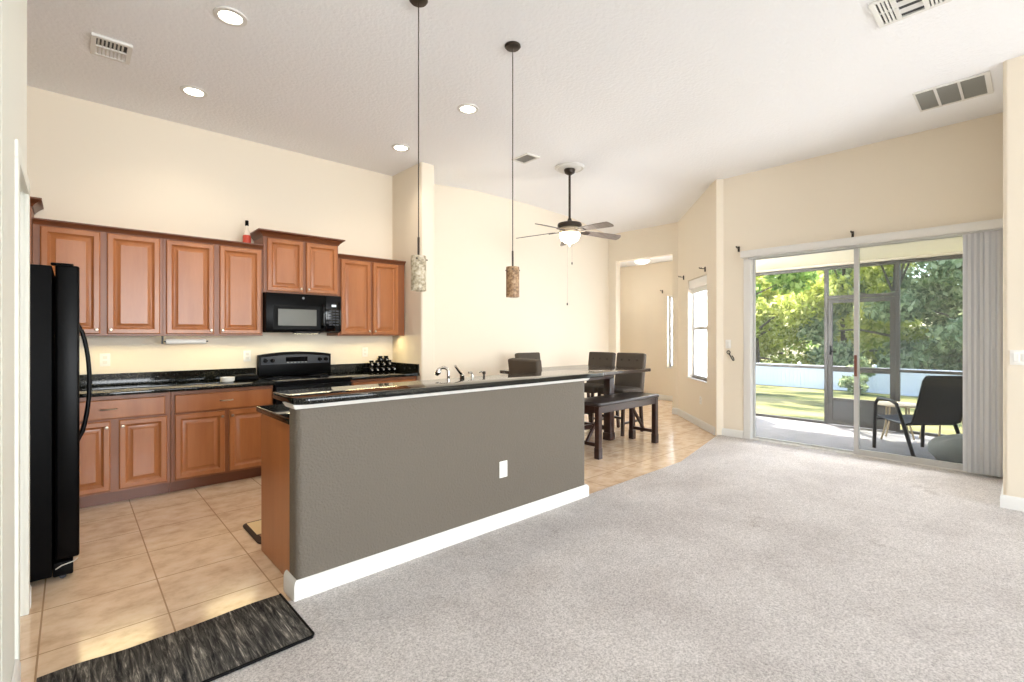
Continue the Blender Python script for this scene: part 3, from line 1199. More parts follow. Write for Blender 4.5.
r = root('kitchen_mat', 'cream and brown patterned mat on the tile behind the island', 'mat', (1.25, 3.6, 0))
mb = MB()
mb.prism(rrect(0.895, 1.75, 3.39, 3.84, 0.05), 0.001, 0.012, bev=0.003)
mb.build('border', mat('mat_brown', (52, 32, 22), 0.8), r)
mb = MB()
mb.box(0.925, 1.20, 3.56, 3.82, 0.012, 0.0135)
mb.box(1.30, 1.72, 3.42, 3.82, 0.012, 0.0135)
mb.build('panel', mat('mat_cream', (222, 196, 150), 0.8), r)
mb = MB()
mb.box(0.935, 1.18, 3.43, 3.55, 0.012, 0.0135)
mb.build('pattern_patch', mat('mat_tan', (150, 108, 78), 0.8), r)
mb = MB()
mb.box(1.03, 1.22, 3.72, 3.76, 0.0135, 0.0145)
mb.build('stripe', mat('mat_dark', (58, 36, 26), 0.8), r)

# ------------------------------------------------------------------ ceiling fixtures
M_bulb = mat('lamp_glow', (255, 250, 240), 0.5, emit=((255, 244, 226), 14.0))
CANS = [('recessed ceiling light nearest the camera above the kitchen', 0.775, 3.60), ('recessed ceiling light beside the ceiling vent over the kitchen', 0.762, 4.80),
        ('recessed ceiling light between the two pendant cords', 2.72, 3.57), ('recessed ceiling light close to the stub wall', 2.66, 4.70)]
for i, (lab, x, y) in enumerate(CANS):
    z = zc(x, y)
    if i == 0:
        can0 = root('recessed_light', lab, 'ceiling light', (x, y, z), group='recessed ceiling lights')
        mb = MB()
        mb.lathe((0, 0, 0), [(0.068, -0.001), (0.070, -0.008), (0.098, -0.006), (0.100, 0.004), (0.068, 0.004)], 36)
        mb.build('trim_ring', M_trim, can0, world=False)
        mb = MB()
        mb.lathe((0, 0, 0), [(0, -0.004), (0.04, -0.006), (0.069, -0.002)], 36)
        mb.build('lens', M_bulb, can0, world=False)
    else:
        dup(can0, (x, y, z), 0, lab)
    lamp('downlight', 'SPOT', (x, y, z - 0.03), 22, (1.0, 0.85, 0.68), spot_size=R(140), spot_blend=0.8, shadow_soft_size=0.07)


def vent(label, x0, x1, y0, y1, z, banks, name='ceiling_vent', flat=False, along_x=True):
    r = root(name, label, 'ceiling vent', ((x0 + x1) / 2, (y0 + y1) / 2, z))
    mb = MB()
    fw = 0.028
    mb.box(x0, x1, y0, y0 + fw, z - 0.012, z + 0.01, 0.003, 1)
    mb.box(x0, x1, y1 - fw, y1, z - 0.012, z + 0.01, 0.003, 1)
    mb.box(x0, x0 + fw, y0 + fw, y1 - fw, z - 0.012, z + 0.01)
    mb.box(x1 - fw, x1, y0 + fw, y1 - fw, z - 0.012, z + 0.01)
    nb = banks
    for k in range(1, nb):
        yy = y0 + (y1 - y0) * k / nb
        mb.box(x0 + fw, x1 - fw, yy - 0.010, yy + 0.010, z - 0.012, z + 0.01)
    mb.build('frame', M_trim, r)
    mb = MB()
    mb.box(x0 + .01, x1 - .01, y0 + .01, y1 - .01, z - 0.001, z + 0.008)
    mb.build('duct', mat('duct_dark', (72, 72, 70), 0.8), r)
    mb = MB()
    n = int((x1 - x0 - 2 * fw) / 0.022)
    if along_x:
        for k in range(n):
            xx = x0 + fw + 0.012 + k * 0.022
            M = Matrix.Translation((xx, 0, z - 0.006)) @ Matrix.Rotation(R(35), 4, 'Y')
            mb.box(-0.006, 0.006, y0 + fw, y1 - fw, -0.0008, 0.0008, mat=M)
    mb.build('louvers', mat('louver_gray', (150, 150, 146), 0.6) if flat else M_trim, r)
    return r


def vent_square(label, x0, x1, y0, y1, z):
    """register with a bank of wide louvers between two banks of narrow ones"""
    r = root('ceiling_vent', label, 'ceiling vent', ((x0 + x1) / 2, (y0 + y1) / 2, z))
    mb = MB()
    fw = 0.03
    for a in ((x0, x1, y0, y0 + fw), (x0, x1, y1 - fw, y1), (x0, x0 + fw, y0 + fw, y1 - fw), (x1 - fw, x1, y0 + fw, y1 - fw)):
        mb.box(a[0], a[1], a[2], a[3], z - 0.012, z + 0.006)
    L = y1 - y0
    for t in (0.32, 0.68):
        mb.box(x0 + fw, x1 - fw, y0 + L * t - 0.008, y0 + L * t + 0.008, z - 0.012, z)
    mb.build('frame', M_trim, r)
    mb = MB()
    mb.box(x0 + .01, x1 - .01, y0 + .01, y1 - .01, z - 0.001, z + 0.005)
    mb.build('duct', mat('duct_dark2', (60, 60, 60), 0.8), r)
    mb = MB()
    for t0, t1, n in ((0.10, 0.31, 4), (0.69, 0.90, 4)):
        for k in range(n):
            yy = y0 + L * (t0 + (t1 - t0) * (k + .5) / n)
            mb.box(x0 + fw, x1 - fw, yy - 0.006, yy + 0.006, z - 0.011, z - 0.002)
    for k in range(3):
        xx = x0 + fw + (x1 - x0 - 2 * fw) * (k + 0.2) / 3
        M = Matrix.Translation((xx, 0, z - 0.007)) @ Matrix.Rotation(R(25), 4, 'Y')
        mb.box(-0.02, 0.02, y0 + L * 0.33, y0 + L * 0.67, -0.001, 0.001, mat=M)
    mb.box((x0 + x1) / 2 - 0.005, (x0 + x1) / 2 + 0.005, y0 + fw, y0 + L * .32, z - 0.012, z - 0.003)
    mb.box((x0 + x1) / 2 - 0.005, (x0 + x1) / 2 + 0.005, y0 + L * .68, y1 - fw, z - 0.012, z - 0.003)
    mb.build('louvers', M_trim, r)
    return r


vent('white ceiling vent above the wall cabinets', 0.10, 0.325, 4.36, 4.66, zc(0.2, 4.5), 2)
vent('slim ceiling vent between the second pendant and the fan', 3.90, 4.12, 3.99, 4.27, zc(4, 4.1), 1, flat=True)
vent_square('white square ceiling vent at the top right, farther from the sliding door', 3.80, 4.145, 0.36, 0.73, 3.51)
r = root('return_grille', 'wide gray return air grille of three panels near the sliding door wall', 'ceiling vent', (5.7, 0.5, 3.5))
def tilt(x):
    return zc(x, 1)
mb = MB()
x0, x1, y0, y1 = 5.46, 5.94, 0.245, 0.735
th = math.atan2(0.035, 1.02)
MT = Matrix.Translation((5.48, 0, 3.509)) @ Matrix.Rotation(th, 4, 'Y')
lx0, lx1 = 0.01, 0.46
for a in ((lx0, lx0 + .02, y0, y1), (lx1 - .03, lx1, y0, y1), (lx0 + .02, lx1 - .03, y0, y0 + .035), (lx0 + .02, lx1 - .03, y1 - .015, y1), (lx0 + .02, lx1 - .03, y0 + .182, y0 + .200), (lx0 + .02, lx1 - .03, y0 + .335, y0 + .353)):
    mb.box(a[0], a[1], a[2], a[3], -0.014, 0.004, mat=MT)
mb.build('frame', M_trim, r)
mb = MB()
mb.box(lx0 + .005, lx1 - .005, y0 + .005, y1 - .005, -0.006, 0.002, mat=MT)
for k in range(22):
    xx = lx0 + .03 + k * .0185
    mb.box(xx, xx + .009, y0 + .03, y1 - .01, -0.009, -0.005, mat=MT)
mb.build('filter_louvers', mat('grille_gray', (150, 150, 144), 0.7), r)

# pendants
M_shade1 = shade_mat('crackle_shade_backlit', [(132, 120, 96), (178, 164, 138), (202, 192, 172)])  # paler copy of the same shade, glare of its bright background painted in
M_shade2 = shade_mat('crackle_shade_amber', [(112, 84, 58), (152, 120, 88), (184, 154, 120)])
for lab, x, y, m, zt, zb in (('pendant light with a crackled shade coloured pale as if backlit, hanging nearer the stub wall', 1.635, 2.665, M_shade1, 1.868, 1.645),
                             ('pendant light with a brown crackled shade, hanging in front of the dining wall', 2.412, 2.62, M_shade2, 1.868, 1.645)):
    z = zc(x, y)
    r = root('pendant_light', lab, 'pendant light', (x, y, z), group='pendant lights over the bar')
    mb = MB()
    mb.lathe((x, y, z), [(0, 0.003), (0.058, 0.003), (0.060, -0.008), (0.052, -0.018), (0.012, -0.024), (0, -0.024)], 32)
    mb.build('canopy', M_bronze, r)
    mb = MB()
    mb.cyl((x, y, z - 0.02), (x, y, zt + 0.10), 0.0035, seg=8)
    mb.cyl((x, y, zt + 0.12), (x, y, zt - 0.03), 0.007, seg=10)
    mb.build('stem', M_bronze, r)
    mb = MB()
    mb.lathe((x, y, 0), [(0.0, zt), (0.048, zt), (0.049, zt - 0.004), (0.049, zb), (0.044, zb), (0.044, zt - 0.012), (0.0, zt - 0.012)], 32)
    sh = mb.build('shade', m, r)
    for a in (30, 150, 270):
        aa = R(a - 42)
        mb = MB()
        mb.cyl((x + .046 * math.cos(aa), y + .046 * math.sin(aa), zt - .022), (x + .060 * math.cos(aa), y + .060 * math.sin(aa), zt - .022), 0.005, seg=8)
        mb.build('thumb_screw', M_bronze, sh)
    mb = MB()
    mb.lathe((x, y, zt - 0.11), [(0, 0.06), (0.014, 0.06), (0.014, 0.02), (0.022, -0.01), (0.02, -0.03), (0, -0.042)], 18)
    mb.build('bulb', mat('dim_bulb', (250, 240, 220), 0.3, emit=((255, 230, 190), 1.5)), r)

# ceiling fan
FX, FY = 4.69, 4.02
FZ = zc(FX, FY)
r = root('ceiling_fan', 'dark bronze five-blade ceiling fan with a lit bowl over the dining table', 'ceiling fan', (FX, FY, FZ))
mb = MB()
mb.lathe((FX, FY, FZ), [(0, 0.003), (0.185, 0.003), (0.190, -0.012), (0.172, -0.026), (0.150, -0.018), (0.11, -0.030), (0, -0.030)], 40)
tag(mb.build('medallion', M_trim, r), 'white ceiling medallion')
mb = MB()
mb.lathe((FX, FY, FZ - 0.02), [(0, 0), (0.070, 0), (0.072, -0.02), (0.062, -0.055), (0.03, -0.075), (0, -0.075)], 30)
mb.build('canopy', M_bronze, r)
mb = MB()
mb.cyl((FX, FY, FZ - 0.09), (FX, FY, 2.83), 0.015, seg=14)
mb.lathe((FX, FY, 2.805), [(0, 0.05), (0.020, 0.05), (0.030, 0.02), (0.032, 0), (0, 0)], 20)
mb.build('downrod', M_bronze, r)
mb = MB()
mb.lathe((FX, FY, 2.805), [(0, 0), (0.09, 0), (0.148, -0.016), (0.156, -0.035), (0.154, -0.060), (0.12, -0.068), (0, -0.068)], 40)
mb.build('motor_housing', M_bronze, r)
mb = MB()
mb.lathe((FX, FY, 2.71), [(0, 0.027), (0.118, 0.027), (0.128, 0.01), (0.120, -0.01), (0.135, -0.025), (0.135, -0.045), (0.06, -0.05), (0, -0.05)], 40)
mb.build('light_collar', mat('collar_cream', (206, 190, 166), 0.35, metal=0.3), r)
mb = MB()
mb.lathe((FX, FY, 2.66), [(0.128, 0.006), (0.132, 0), (0.128, -0.04), (0.105, -0.085), (0.06, -0.115), (0, -0.125)], 40)
mb.build('light_bowl', mat('lit_glass_bowl', (255, 246, 226), 0.4, emit=((255, 238, 208), 6.0)), r)
mb = MB()
mb.lathe((FX, FY, 2.538), [(0, 0), (0.045, -0.002), (0.05, -0.012), (0.02, -0.03), (0.012, -0.045), (0, -0.05)], 20)
mb.build('finial', M_nickel, r)
M_blade = mat('weathered_gray_blade', (122, 112, 106), 0.5, var=([(0.3, (106, 96, 90)), (0.7, (134, 124, 118))], (3, 40, 10), 4))
for k in range(5):
    a = R(17 + 72 * k - 42.55)
    M = Matrix.Translation((FX, FY, 2.70)) @ Matrix.Rotation(a, 4, 'Z') @ Matrix.Rotation(R(4), 4, 'Y') @ Matrix.Rotation(R(-14), 4, 'X')
    mb = MB()
    n = 12
    up = [(0.20 + 0.49 * t / n, 0.048 + 0.018 * math.sin(math.pi * 0.5 * t / n)) for t in range(n + 1)]
    tip = [(0.69 + 0.03 * math.cos(R(u)), 0.066 * math.sin(R(u))) for u in range(75, -76, -15)]
    poly = up + tip + [(x, -y) for x, y in reversed(up)]
    mb.prism(poly, -0.004, 0.004, mat=M)
    bl = mb.build('blade', M_blade, r)
    mb = MB()
    mb.prism([(0.10, 0.02), (0.16, 0.018), (0.22, 0.038), (0.27, 0.03), (0.27, -0.03), (0.22, -0.038), (0.16, -0.018), (0.10, -0.02)], -0.012, -0.004, mat=M)
    mb.build('blade_arm', M_bronze, bl)
lamp('fan_light', 'POINT', (FX, FY, 2.38), 11, (1.0, 0.95, 0.88), shadow_soft_size=0.10)
for dx, zb in ((0.03, 2.30), (-0.03, 1.78)):
    px, py = FX + dx * .74 + .0, FY - dx * .68
    mb = MB()
    mb.cyl((px, py, 2.60), (px, py, zb), 0.0011, seg=6)
    ch = mb.build('pull_chain', mat('chain_gray', (120, 112, 102), 0.4), r)
    mb = MB()
    mb.lathe((px, py, zb), [(0, 0.0), (0.007, -0.004), (0.009, -0.02), (0.006, -0.034), (0, -0.036)], 12)
    mb.build('pull_knob', M_bronze, ch)

# next room light
r = root('flush_light', 'round flush ceiling light in the room beyond the opening', 'ceiling light', (8.55, 5.4, 2.905))
mb = MB()
mb.lathe((8.55, 5.4, 2.905), [(0, 0.002), (0.16, 0.002), (0.165, -0.02), (0.15, -0.024), (0, -0.024)], 36)
mb.build('pan', M_trim, r)
mb = MB()
mb.lathe((8.55, 5.4, 2.882), [(0.15, 0), (0.14, -0.03), (0.09, -0.06), (0, -0.072)], 36)
mb.build('diffuser', mat('flush_glow', (255, 250, 240), 0.5, emit=((255, 246, 230), 2.0)), r)
lamp('hall_light', 'POINT', (8.40, 5.9, 2.2), 5, (1.0, 0.95, 0.88), shadow_soft_size=0.15)
# under-cabinet light
for x0, x1 in ((-0.1, 0.55), (0.7, 1.4), (2.3, 3.0)):
    lamp('under_cabinet_light', 'AREA', ((x0 + x1) / 2, 5.44, 1.35), 2.6, (1.0, 0.80, 0.42), rot=(R(-22), 0, 0), shape='RECTANGLE', size=x1 - x0, size_y=0.05)
lamp('microwave_light', 'AREA', (1.83, 5.40, 1.372), 2.0, (1.0, 0.88, 0.58), rot=(R(-15), 0, 0), shape='RECTANGLE', size=0.5, size_y=0.05)

# ------------------------------------------------------------------ dining set
r = root('dining_table', 'dark espresso counter-height dining table beyond the bar', 'table', (4.8, 4.0, 0))
mb = MB()
mb.prism(rrect(3.95, 5.66, 3.43, 4.55, 0.03), 0.885, 0.925, bev=0.008)
mb.build('tabletop', mat('table_top_gloss', (50, 40, 36), 0.14, var=([(0.3, (40, 30, 27)), (0.7, (62, 48, 42))], (2, 20, 2), 4)), r)
mb = MB()
for a in ((4.17, 5.22, 3.75, 3.78), (4.17, 5.22, 4.26, 4.29), (4.17, 4.20, 3.78, 4.26), (5.19, 5.22, 3.78, 4.26)):
    mb.box(a[0], a[1], a[2], a[3], 0.80, 0.885)
mb.build('apron', M_esp, r)
for x, y in ((4.22, 3.72), (5.17, 3.76), (4.22, 4.28), (5.17, 4.28)):
    mb = MB()
    mb.box(x - 0.05, x + 0.05, y - 0.05, y + 0.05, 0.001, 0.80, 0.006, 2)
    mb.box(x - 0.058, x + 0.058, y - 0.058, y + 0.058, 0.001, 0.10, 0.006, 2)
    mb.build('leg', M_esp, r)
mb = MB()
mb.box(4.27, 5.12, 3.98, 4.03, 0.12, 0.18, 0.004, 1)
mb.box(4.20, 4.24, 3.72, 4.28, 0.12, 0.18, 0.004, 1)
mb.box(5.15, 5.19, 3.76, 4.28, 0.12, 0.18, 0.004, 1)
mb.build('stretcher', M_esp, r)

r = root('dining_bench', 'dark wooden bench with gray padded seat in front of the table', 'bench', (4.87, 3.4, 0))
mb = MB()
mb.prism(rrect(4.24, 5.49, 3.21, 3.63, 0.03), 0.578, 0.618, bev=0.014, seg=3)
mb.build('seat', mat('bench_leather', (52, 46, 46), 0.28), r)
mb = MB()
for a in ((4.26, 5.46, 3.235, 3.26), (4.26, 5.46, 3.585, 3.61), (4.255, 4.28, 3.235, 3.61), (5.445, 5.47, 3.235, 3.61)):
    mb.box(a[0], a[1], a[2], a[3], 0.50, 0.578)
mb.build('apron', M_esp, r)
for x in (4.28, 5.445):
    for y in (3.255, 3.59):
        mb = MB()
        mb.box(x - 0.03, x + 0.03, y - 0.03, y + 0.03, 0.0005, 0.575, 0.004, 1)
        mb.box(x - 0.034, x + 0.034, y - 0.034, y + 0.034, 0.0005, 0.12, 0.004, 1)
        mb.build('leg', M_esp, r)
    mb = MB()
    mb.box(x - 0.018, x + 0.018, 3.255, 3.59, 0.13, 0.17, 0.003, 1)
    mb.build('stretcher', M_esp, r)
    s = 1 if x < 5 else -1
    mb = MB()
    mb.bar((x + s * 0.34, 3.42, 0.555), (x, 3.42, 0.16), 0.03, 0.03)
    mb.build('brace', M_esp, r)


def make_chair(label, loc, rz):
    r = root('counter_chair', label, 'chair', loc, rz, group='upholstered counter chairs round the dining table')
    mb = MB()
    mb.box(-0.23, 0.23, -0.20, 0.25, 0.53, 0.63, 0.03, 3)
    mb.build('seat', M_uph, r, world=False)
    mb = MB()
    Mb = Matrix.Translation((0, -0.20, 0.55)) @ Matrix.Rotation(R(8), 4, 'X')
    tb = bmesh.new()
    mb.box(-0.23, 0.23, -0.045, 0.045, 0.0, 0.56, 0.022, 3, mat=Mb)
    bk = mb.build('backrest', M_uph, r, world=False)
    for bx in (-0.13, 0, 0.13):
        for bz in (0.33, 0.46):
            mb = MB()
            mb.ball((bx, 0.046, bz), (0.017, 0.006, 0.017), 12, mat=Mb)
            mb.build('button', mat('button_brown', (62, 52, 44), 0.8) if 'button_brown' not in bpy.data.materials else bpy.data.materials['button_brown'], bk, world=False)
    for sx in (-1, 1):
        for sy, y0, y1 in ((1, 0.22, 0.24), (-1, -0.18, -0.24)):
            mb = MB()
            mb.bar((sx * 0.20, y1, 0.0008), (sx * 0.20, y0, 0.56), 0.04, 0.04)
            mb.build('leg', M_esp, r, world=False)
        mb = MB()
        mb.bar((sx * 0.20, -0.22, 0.17), (sx * 0.20, 0.23, 0.17), 0.024, 0.03)
        mb.build('stretcher', M_esp, r, world=False)
    mb = MB()
    mb.bar((-0.20, 0.232, 0.24), (0.20, 0.232, 0.24), 0.03, 0.024)
    mb.build('footrest', M_esp, r, world=False)
    return r


ch = make_chair('tufted taupe counter chair at the right end of the table, nearest the bench', (5.72, 3.965, 0), R(90))
dup(ch, (5.72, 4.485, 0), R(90), 'tufted taupe counter chair at the right end of the table, farther from the bench')
dup(ch, (3.92, 3.775, 0), R(-90), 'taupe counter chair showing its plain back beyond the middle of the bar')
dup(ch, (4.97, 4.80, 0), R(180), 'taupe counter chair on the far side of the table, back to the dining wall')

# ------------------------------------------------------------------ windows
def win(name, M, w, z0, z1, depth=0.10):
    """double-hung window in local x 0..w, inside is +y; y from -depth"""
    r = root(name, kind='structure')
    mb = MB()
    for a in ((0, 0.04, z0, z1), (w - 0.04, w, z0, z1), (0.037, w - 0.037, z0 + .001, z0 + 0.04), (0.037, w - 0.037, z1 - 0.04, z1 - .001)):
        mb.box(a[0], a[1], -depth - 0.03, -depth + 0.02, a[2], a[3], 0.003, 1, mat=M)
    zm = (z0 + z1) / 2
    mb.box(0.04, w - 0.04, -depth - 0.02, -depth + 0.03, zm - 0.025, zm + 0.025, 0.003, 1, mat=M)
    mb.build('window_frame', M_alum, r)
    mb = MB()
    mb.box(0.03, w - 0.03, -depth - 0.006, -depth, z0 + 0.03, z1 - 0.03, mat=M)
    mb.build('pane', M_whitened, r)
    mb = MB()
    mb.box(-0.02, w + 0.02, -depth + 0.02, 0.022, z0 - 0.022, z0, 0.006, 2, mat=M)
    mb.build('window_sill', M_trim, r)
    mb = MB()
    for sz in (zm + 0.025,):
        mb.box(w / 2 - 0.03, w / 2 + 0.03, -depth + 0.0, -depth + 0.045, sz, sz + 0.018, 0.004, 1, mat=M)
    mb.build('sash_lock', M_white, r)
    return r


MW1 = MA @ Matrix.Translation((W0, 0, 0))
win('window_1', MW1, W1 - W0, WZ0, WZ1)
MW2 = Matrix.Translation((9.2, 5.23, 0)) @ Matrix.Rotation(R(90), 4, 'Z') @ Matrix.Translation((-0.81, 0, 0))
# local x along +Y from 4.42, local +y points to -X (inside)
win('window_2', MW2, 0.79, 0.70, 2.19)
r = root('roller_shade', 'white raised shade across the top of the angled wall window', 'window shade', (A.x + AD.x * .78, A.y + AD.y * .78, 2.1))
mb = MB()
mb.box(W0 + 0.01, W1 - 0.01, -0.07, -0.01, 2.10, 2.235, 0.01, 2, mat=MA)
mb.build('cassette', M_white, r)
mb = MB()
mb.box(W0 + 0.02, W1 - 0.02, -0.06, -0.045, 2.02, 2.10, 0.002, 1, mat=MA)
mb.build('rolled_fabric', mat('shade_fabric', (226, 224, 216), 0.8), r)


def bracket(label, c, n):
    """curtain rod bracket: plate, arm, cup"""
    c = Vector(c)
    n = Vector(n).normalized()
    u = Vector((0, 0, 1)).cross(n)
    r = root('curtain_bracket', label, 'curtain bracket', c, group='curtain rod brackets')
    mb = MB()
    mb.bar(c + Vector((0, 0, -0.045)) + n * 0.004, c + Vector((0, 0, 0.025)) + n * 0.004, 0.022, 0.022, 0.002)
    mb.tube([c + n * 0.004, c + n * 0.05, c + n * 0.075 + Vector((0, 0, 0.004))], 0.006, 8)
    mb.tube([c + n * 0.075 + Vector((0, 0, 0.018)) + n * -0.014, c + n * 0.072 + Vector((0, 0, 0.002)), c + n * 0.088 + Vector((0, 0, 0.004)), c + n * 0.092 + Vector((0, 0, 0.020))], 0.006, 8)
    mb.build('hook_arm', M_bronze, r)
    return r


bracket('dark curtain bracket above the left end of the sliding door header', (6.5, 2.645, 2.51), (-1, 0, 0))
bracket('dark curtain bracket above the middle of the sliding door header', (6.5, 1.39, 2.51), (-1, 0, 0))
for lab, s in (('dark curtain bracket above the angled window, on the side toward the opening', 1.41), ('dark curtain bracket above the angled window, on the side toward the sliding door', 0.40)):
    q = A + AD * s
    bracket(lab, (q.x, q.y, 2.325), (AN.x, AN.y, 0))
bracket('dark curtain bracket by the window in the room beyond the opening', (9.2, 5.32, 2.295), (-1, 0, 0))

# black hook on the wall by the slider
r = root('tieback_hook', 'black metal curtain tieback hook on the wall left of the sliding door', 'hook', (6.5, 2.78, 1.1))
mb = MB()
pts = []
for k in range(13):
    a = 2 * math.pi * k / 12
    pts.append((6.485, 2.775 + 0.022 * math.sin(a), 1.135 + 0.022 * math.cos(a)))
mb.tube(pts, 0.005, 8)
mb.tube([(6.485, 2.765, 1.115), (6.47, 2.73, 1.06), (6.455, 2.705, 1.03), (6.45, 2.69, 1.03), (6.45, 2.69, 1.05), (6.455, 2.705, 1.075), (6.46, 2.72, 1.09)], 0.006, 8)
mb.cyl((6.499, 2.775, 1.113), (6.48, 2.775, 1.113), 0.006, seg=10)
mb.build('hook', M_blackm, r)

# ------------------------------------------------------------------ sliding door and blinds
r = root('door_1', kind='structure')
mb = MB()
mb.box(6.49, 6.62, 2.495, 2.585, 0.0, 2.43, 0.004, 1)
mb.box(6.50, 6.62, 0.19, 0.235, 0.0, 2.43, 0.004, 1)
mb.box(6.501, 6.619, 0.232, 2.498, 2.385, 2.429, 0.004, 1)
mb.box(6.501, 6.619, 0.232, 2.498, -0.005, 0.022, 0.004, 1)
mb.build('door_frame', M_trim, r)


def slide(y0, y1, x, glass, wide=0.05, bottom=0.06):
    f = MB()
    f.box(x, x + 0.035, y0, y0 + wide, 0.019, 2.385, 0.003, 1)
    f.box(x, x + 0.035, y1 - wide, y1, 0.019, 2.385, 0.003, 1)
    f.box(x + .001, x + 0.034, y0 + wide - .004, y1 - wide + .004, 0.022, 0.022 + bottom, 0.003, 1)
    f.box(x + .001, x + 0.034, y0 + wide - .004, y1 - wide + .004, 2.345, 2.384, 0.003, 1)
    p = f.build('sliding_panel', M_alum, r)
    g = MB()
    g.box(x + 0.014, x + 0.020, y0 + wide * .8, y1 - wide * .8, 0.04, 2.36)
    g.build('pane', glass, p)
    return p


pR = slide(0.22, 1.385, 6.515, M_tint, 0.045)
pL = slide(1.345, 2.50, 6.565, M_clear, 0.03, 0.022)
mb = MB()
mb.box(6.488, 6.515, 1.352, 1.378, 0.90, 1.14, 0.006, 2)
tag(mb.build('handle', mat('wood_handle', (120, 72, 58), 0.5), pR), 'reddish brown pull handle')

r = root('vertical_blinds', 'gray vertical blinds stacked at the right end of the sliding door', 'blinds', (6.42, 0.4, 0))
mb = MB()
mb.box(6.385, 6.498, 0.175, 2.585, 2.365, 2.452, 0.006, 2)
mb.build('valance', M_trim, r)
mb = MB()
mb.box(6.42, 6.46, 0.20, 2.50, 2.345, 2.366)
mb.build('track', M_alum, r)
rnd = random.Random(4)
for k in range(12):
    y = 0.215 + k * 0.0205
    a = R((128 if k % 2 else 150) + rnd.uniform(-6, 6))
    M = Matrix.Translation((6.44 + 0.004 * (k % 2), y, 0)) @ Matrix.Rotation(a, 4, 'Z')
    mb = MB()
    poly = [(-0.044 + 0.088 * t / 8, 0.010 * math.sin(math.pi * t / 8)) for t in range(9)]
    poly = poly + [(x, yy - 0.0012) for x, yy in reversed(poly)]
    mb.prism(poly, 0.035, 2.345, mat=M)
    mb.build('vane', M_blind, r)

# ------------------------------------------------------------------ lanai
w = MB()
w.box(6.62, 8.80, -3.2, 3.0, -0.12, -0.02)
w.prism([(6.9, 3.0), (8.8, 3.0), (8.8, 4.01), (7.85, 4.01)], -0.12, -0.0205)
struct('floor_lanai', w, M_concrete)
w = MB()
w.prism([(6.64, -3.3), (8.9, -3.3), (8.9, 4.02), (7.80, 4.02), (6.64, 2.90)], 2.47, 2.60)
w.box(8.66, 8.80, -3.3, 3.9, 2.44, 2.47)
struct('ceiling_lanai', w, M_stucco)
w = MB()
w.box(6.64, 8.9, -3.5, -3.3, -0.1, 2.6)
struct('wall_lanai_right', w, M_wall)

r = root('screen_enclosure', 'dark aluminium screened wall along the outer edge of the lanai', 'screen enclosure', (8.72, 1.0, -0.02))
SX = 8.70
mb = MB()
mb.box(SX - .02, SX + .03, -3.3, 3.9, 2.385, 2.435, 0.003, 1)
mb.build('top_rail', M_screenf, r)
mb = MB()
mb.box(SX - .02, SX + .03, 2.20, 3.9, -0.019, 0.02, 0.003, 1)
mb.box(SX - .02, SX + .03, -3.3, 1.33, -0.019, 0.02, 0.003, 1)
mb.build('bottom_rail', M_screenf, r)
for y0, y1 in ((2.20, 3.9), (-3.3, 1.33)):
    mb = MB()
    mb.box(SX - .02, SX + .03, y0, y1, 0.835, 0.875, 0.003, 1)
    mb.build('chair_rail', M_screenf, r)
for y in (2.205, 1.325, -0.6, 3.86):
    mb = MB()
    mb.box(SX - .025, SX + .035, y - 0.025, y + 0.025, -0.019, 2.40, 0.003, 1)
    mb.build('post', M_screenf, r)
for (y0, y1, z0, z1) in ((2.23, 3.84, 0.02, 0.84), (2.23, 3.84, 0.875, 2.39), (-0.575, 1.30, 0.02, 0.84), (-0.575, 1.30, 0.875, 2.39), (1.35, 2.18, 1.95, 2.39)):
    mb = MB()
    mb.box(SX + 0.004, SX + 0.0055, y0, y1, z0, z1)
    mb.build('screen_panel', M_screen, r)
mb = MB()
mb.box(SX - .02, SX + .03, 1.33, 2.20, 1.925, 1.975, 0.003, 1)
mb.build('door_header', M_screenf, r)

r = root('screen_door', 'dark framed screen door with a solid kick panel in the lanai screen', 'door', (8.70, 1.77, -0.02))
mb = MB()
for a in ((1.352, 1.412, 0.0, 1.92), (2.118, 2.178, 0.0, 1.92), (1.410, 2.120, 0.001, 0.05), (1.410, 2.120, 1.87, 1.919), (1.410, 2.120, 0.815, 0.885), (1.410, 2.120, 0.37, 0.40)):
    mb.box(SX - .022, SX + .012, a[0], a[1], a[2] - 0.012, a[3], 0.003, 1)
mb.build('frame', M_screenf, r)
mb = MB()
mb.box(SX - .010, SX - .004, 1.41, 2.12, 0.03, 0.375)
mb.build('kick_panel', mat('kick_panel_gray', (84, 84, 84), 0.6), r)
mb = MB()
mb.box(SX - .006, SX - .0045, 1.41, 2.12, 0.40, 1.87)
mb.build('screen_panel', M_screen, r)
mb = MB()
mb.tube([(SX - .022, 2.145, 1.12), (SX - .06, 2.145, 1.115), (SX - .06, 2.06, 1.11)], 0.009, 8)
mb.box(SX - .028, SX - .018, 2.13, 2.16, 1.06, 1.20, 0.003, 1)
mb.build('handle', M_blackm, r)

# sling patio chair, back to the glass
CR = R(-39.7)
r = root('patio_chair', 'black sling patio chair seen from behind through the glass', 'chair', (7.343, 0.925, -0.02), CR)
M_sling = mat('black_sling', (15, 15, 18), 0.8, bump=(500, 0.2, 0.002))
M_pframe = mat('patio_frame', (20, 19, 19), 0.4, metal=0.4)
mb = MB()
prof = [(0.26, 0.40), (0.10, 0.375), (-0.14, 0.36), (-0.22, 0.40), (-0.28, 0.58), (-0.36, 0.88), (-0.40, 0.93), (-0.43, 0.935)]
for (y0, z0), (y1, z1) in zip(prof[:-1], prof[1:]):
    mb.quad((-0.27, y0, z0), (0.27, y0, z0), (0.27, y1, z1), (-0.27, y1, z1))
bmesh.ops.remove_doubles(mb.bm, verts=mb.bm.verts, dist=1e-5)
bmesh.ops.solidify(mb.bm, geom=mb.bm.faces[:], thickness=0.008)
mb.build('sling', M_sling, r, world=False, angle=50)
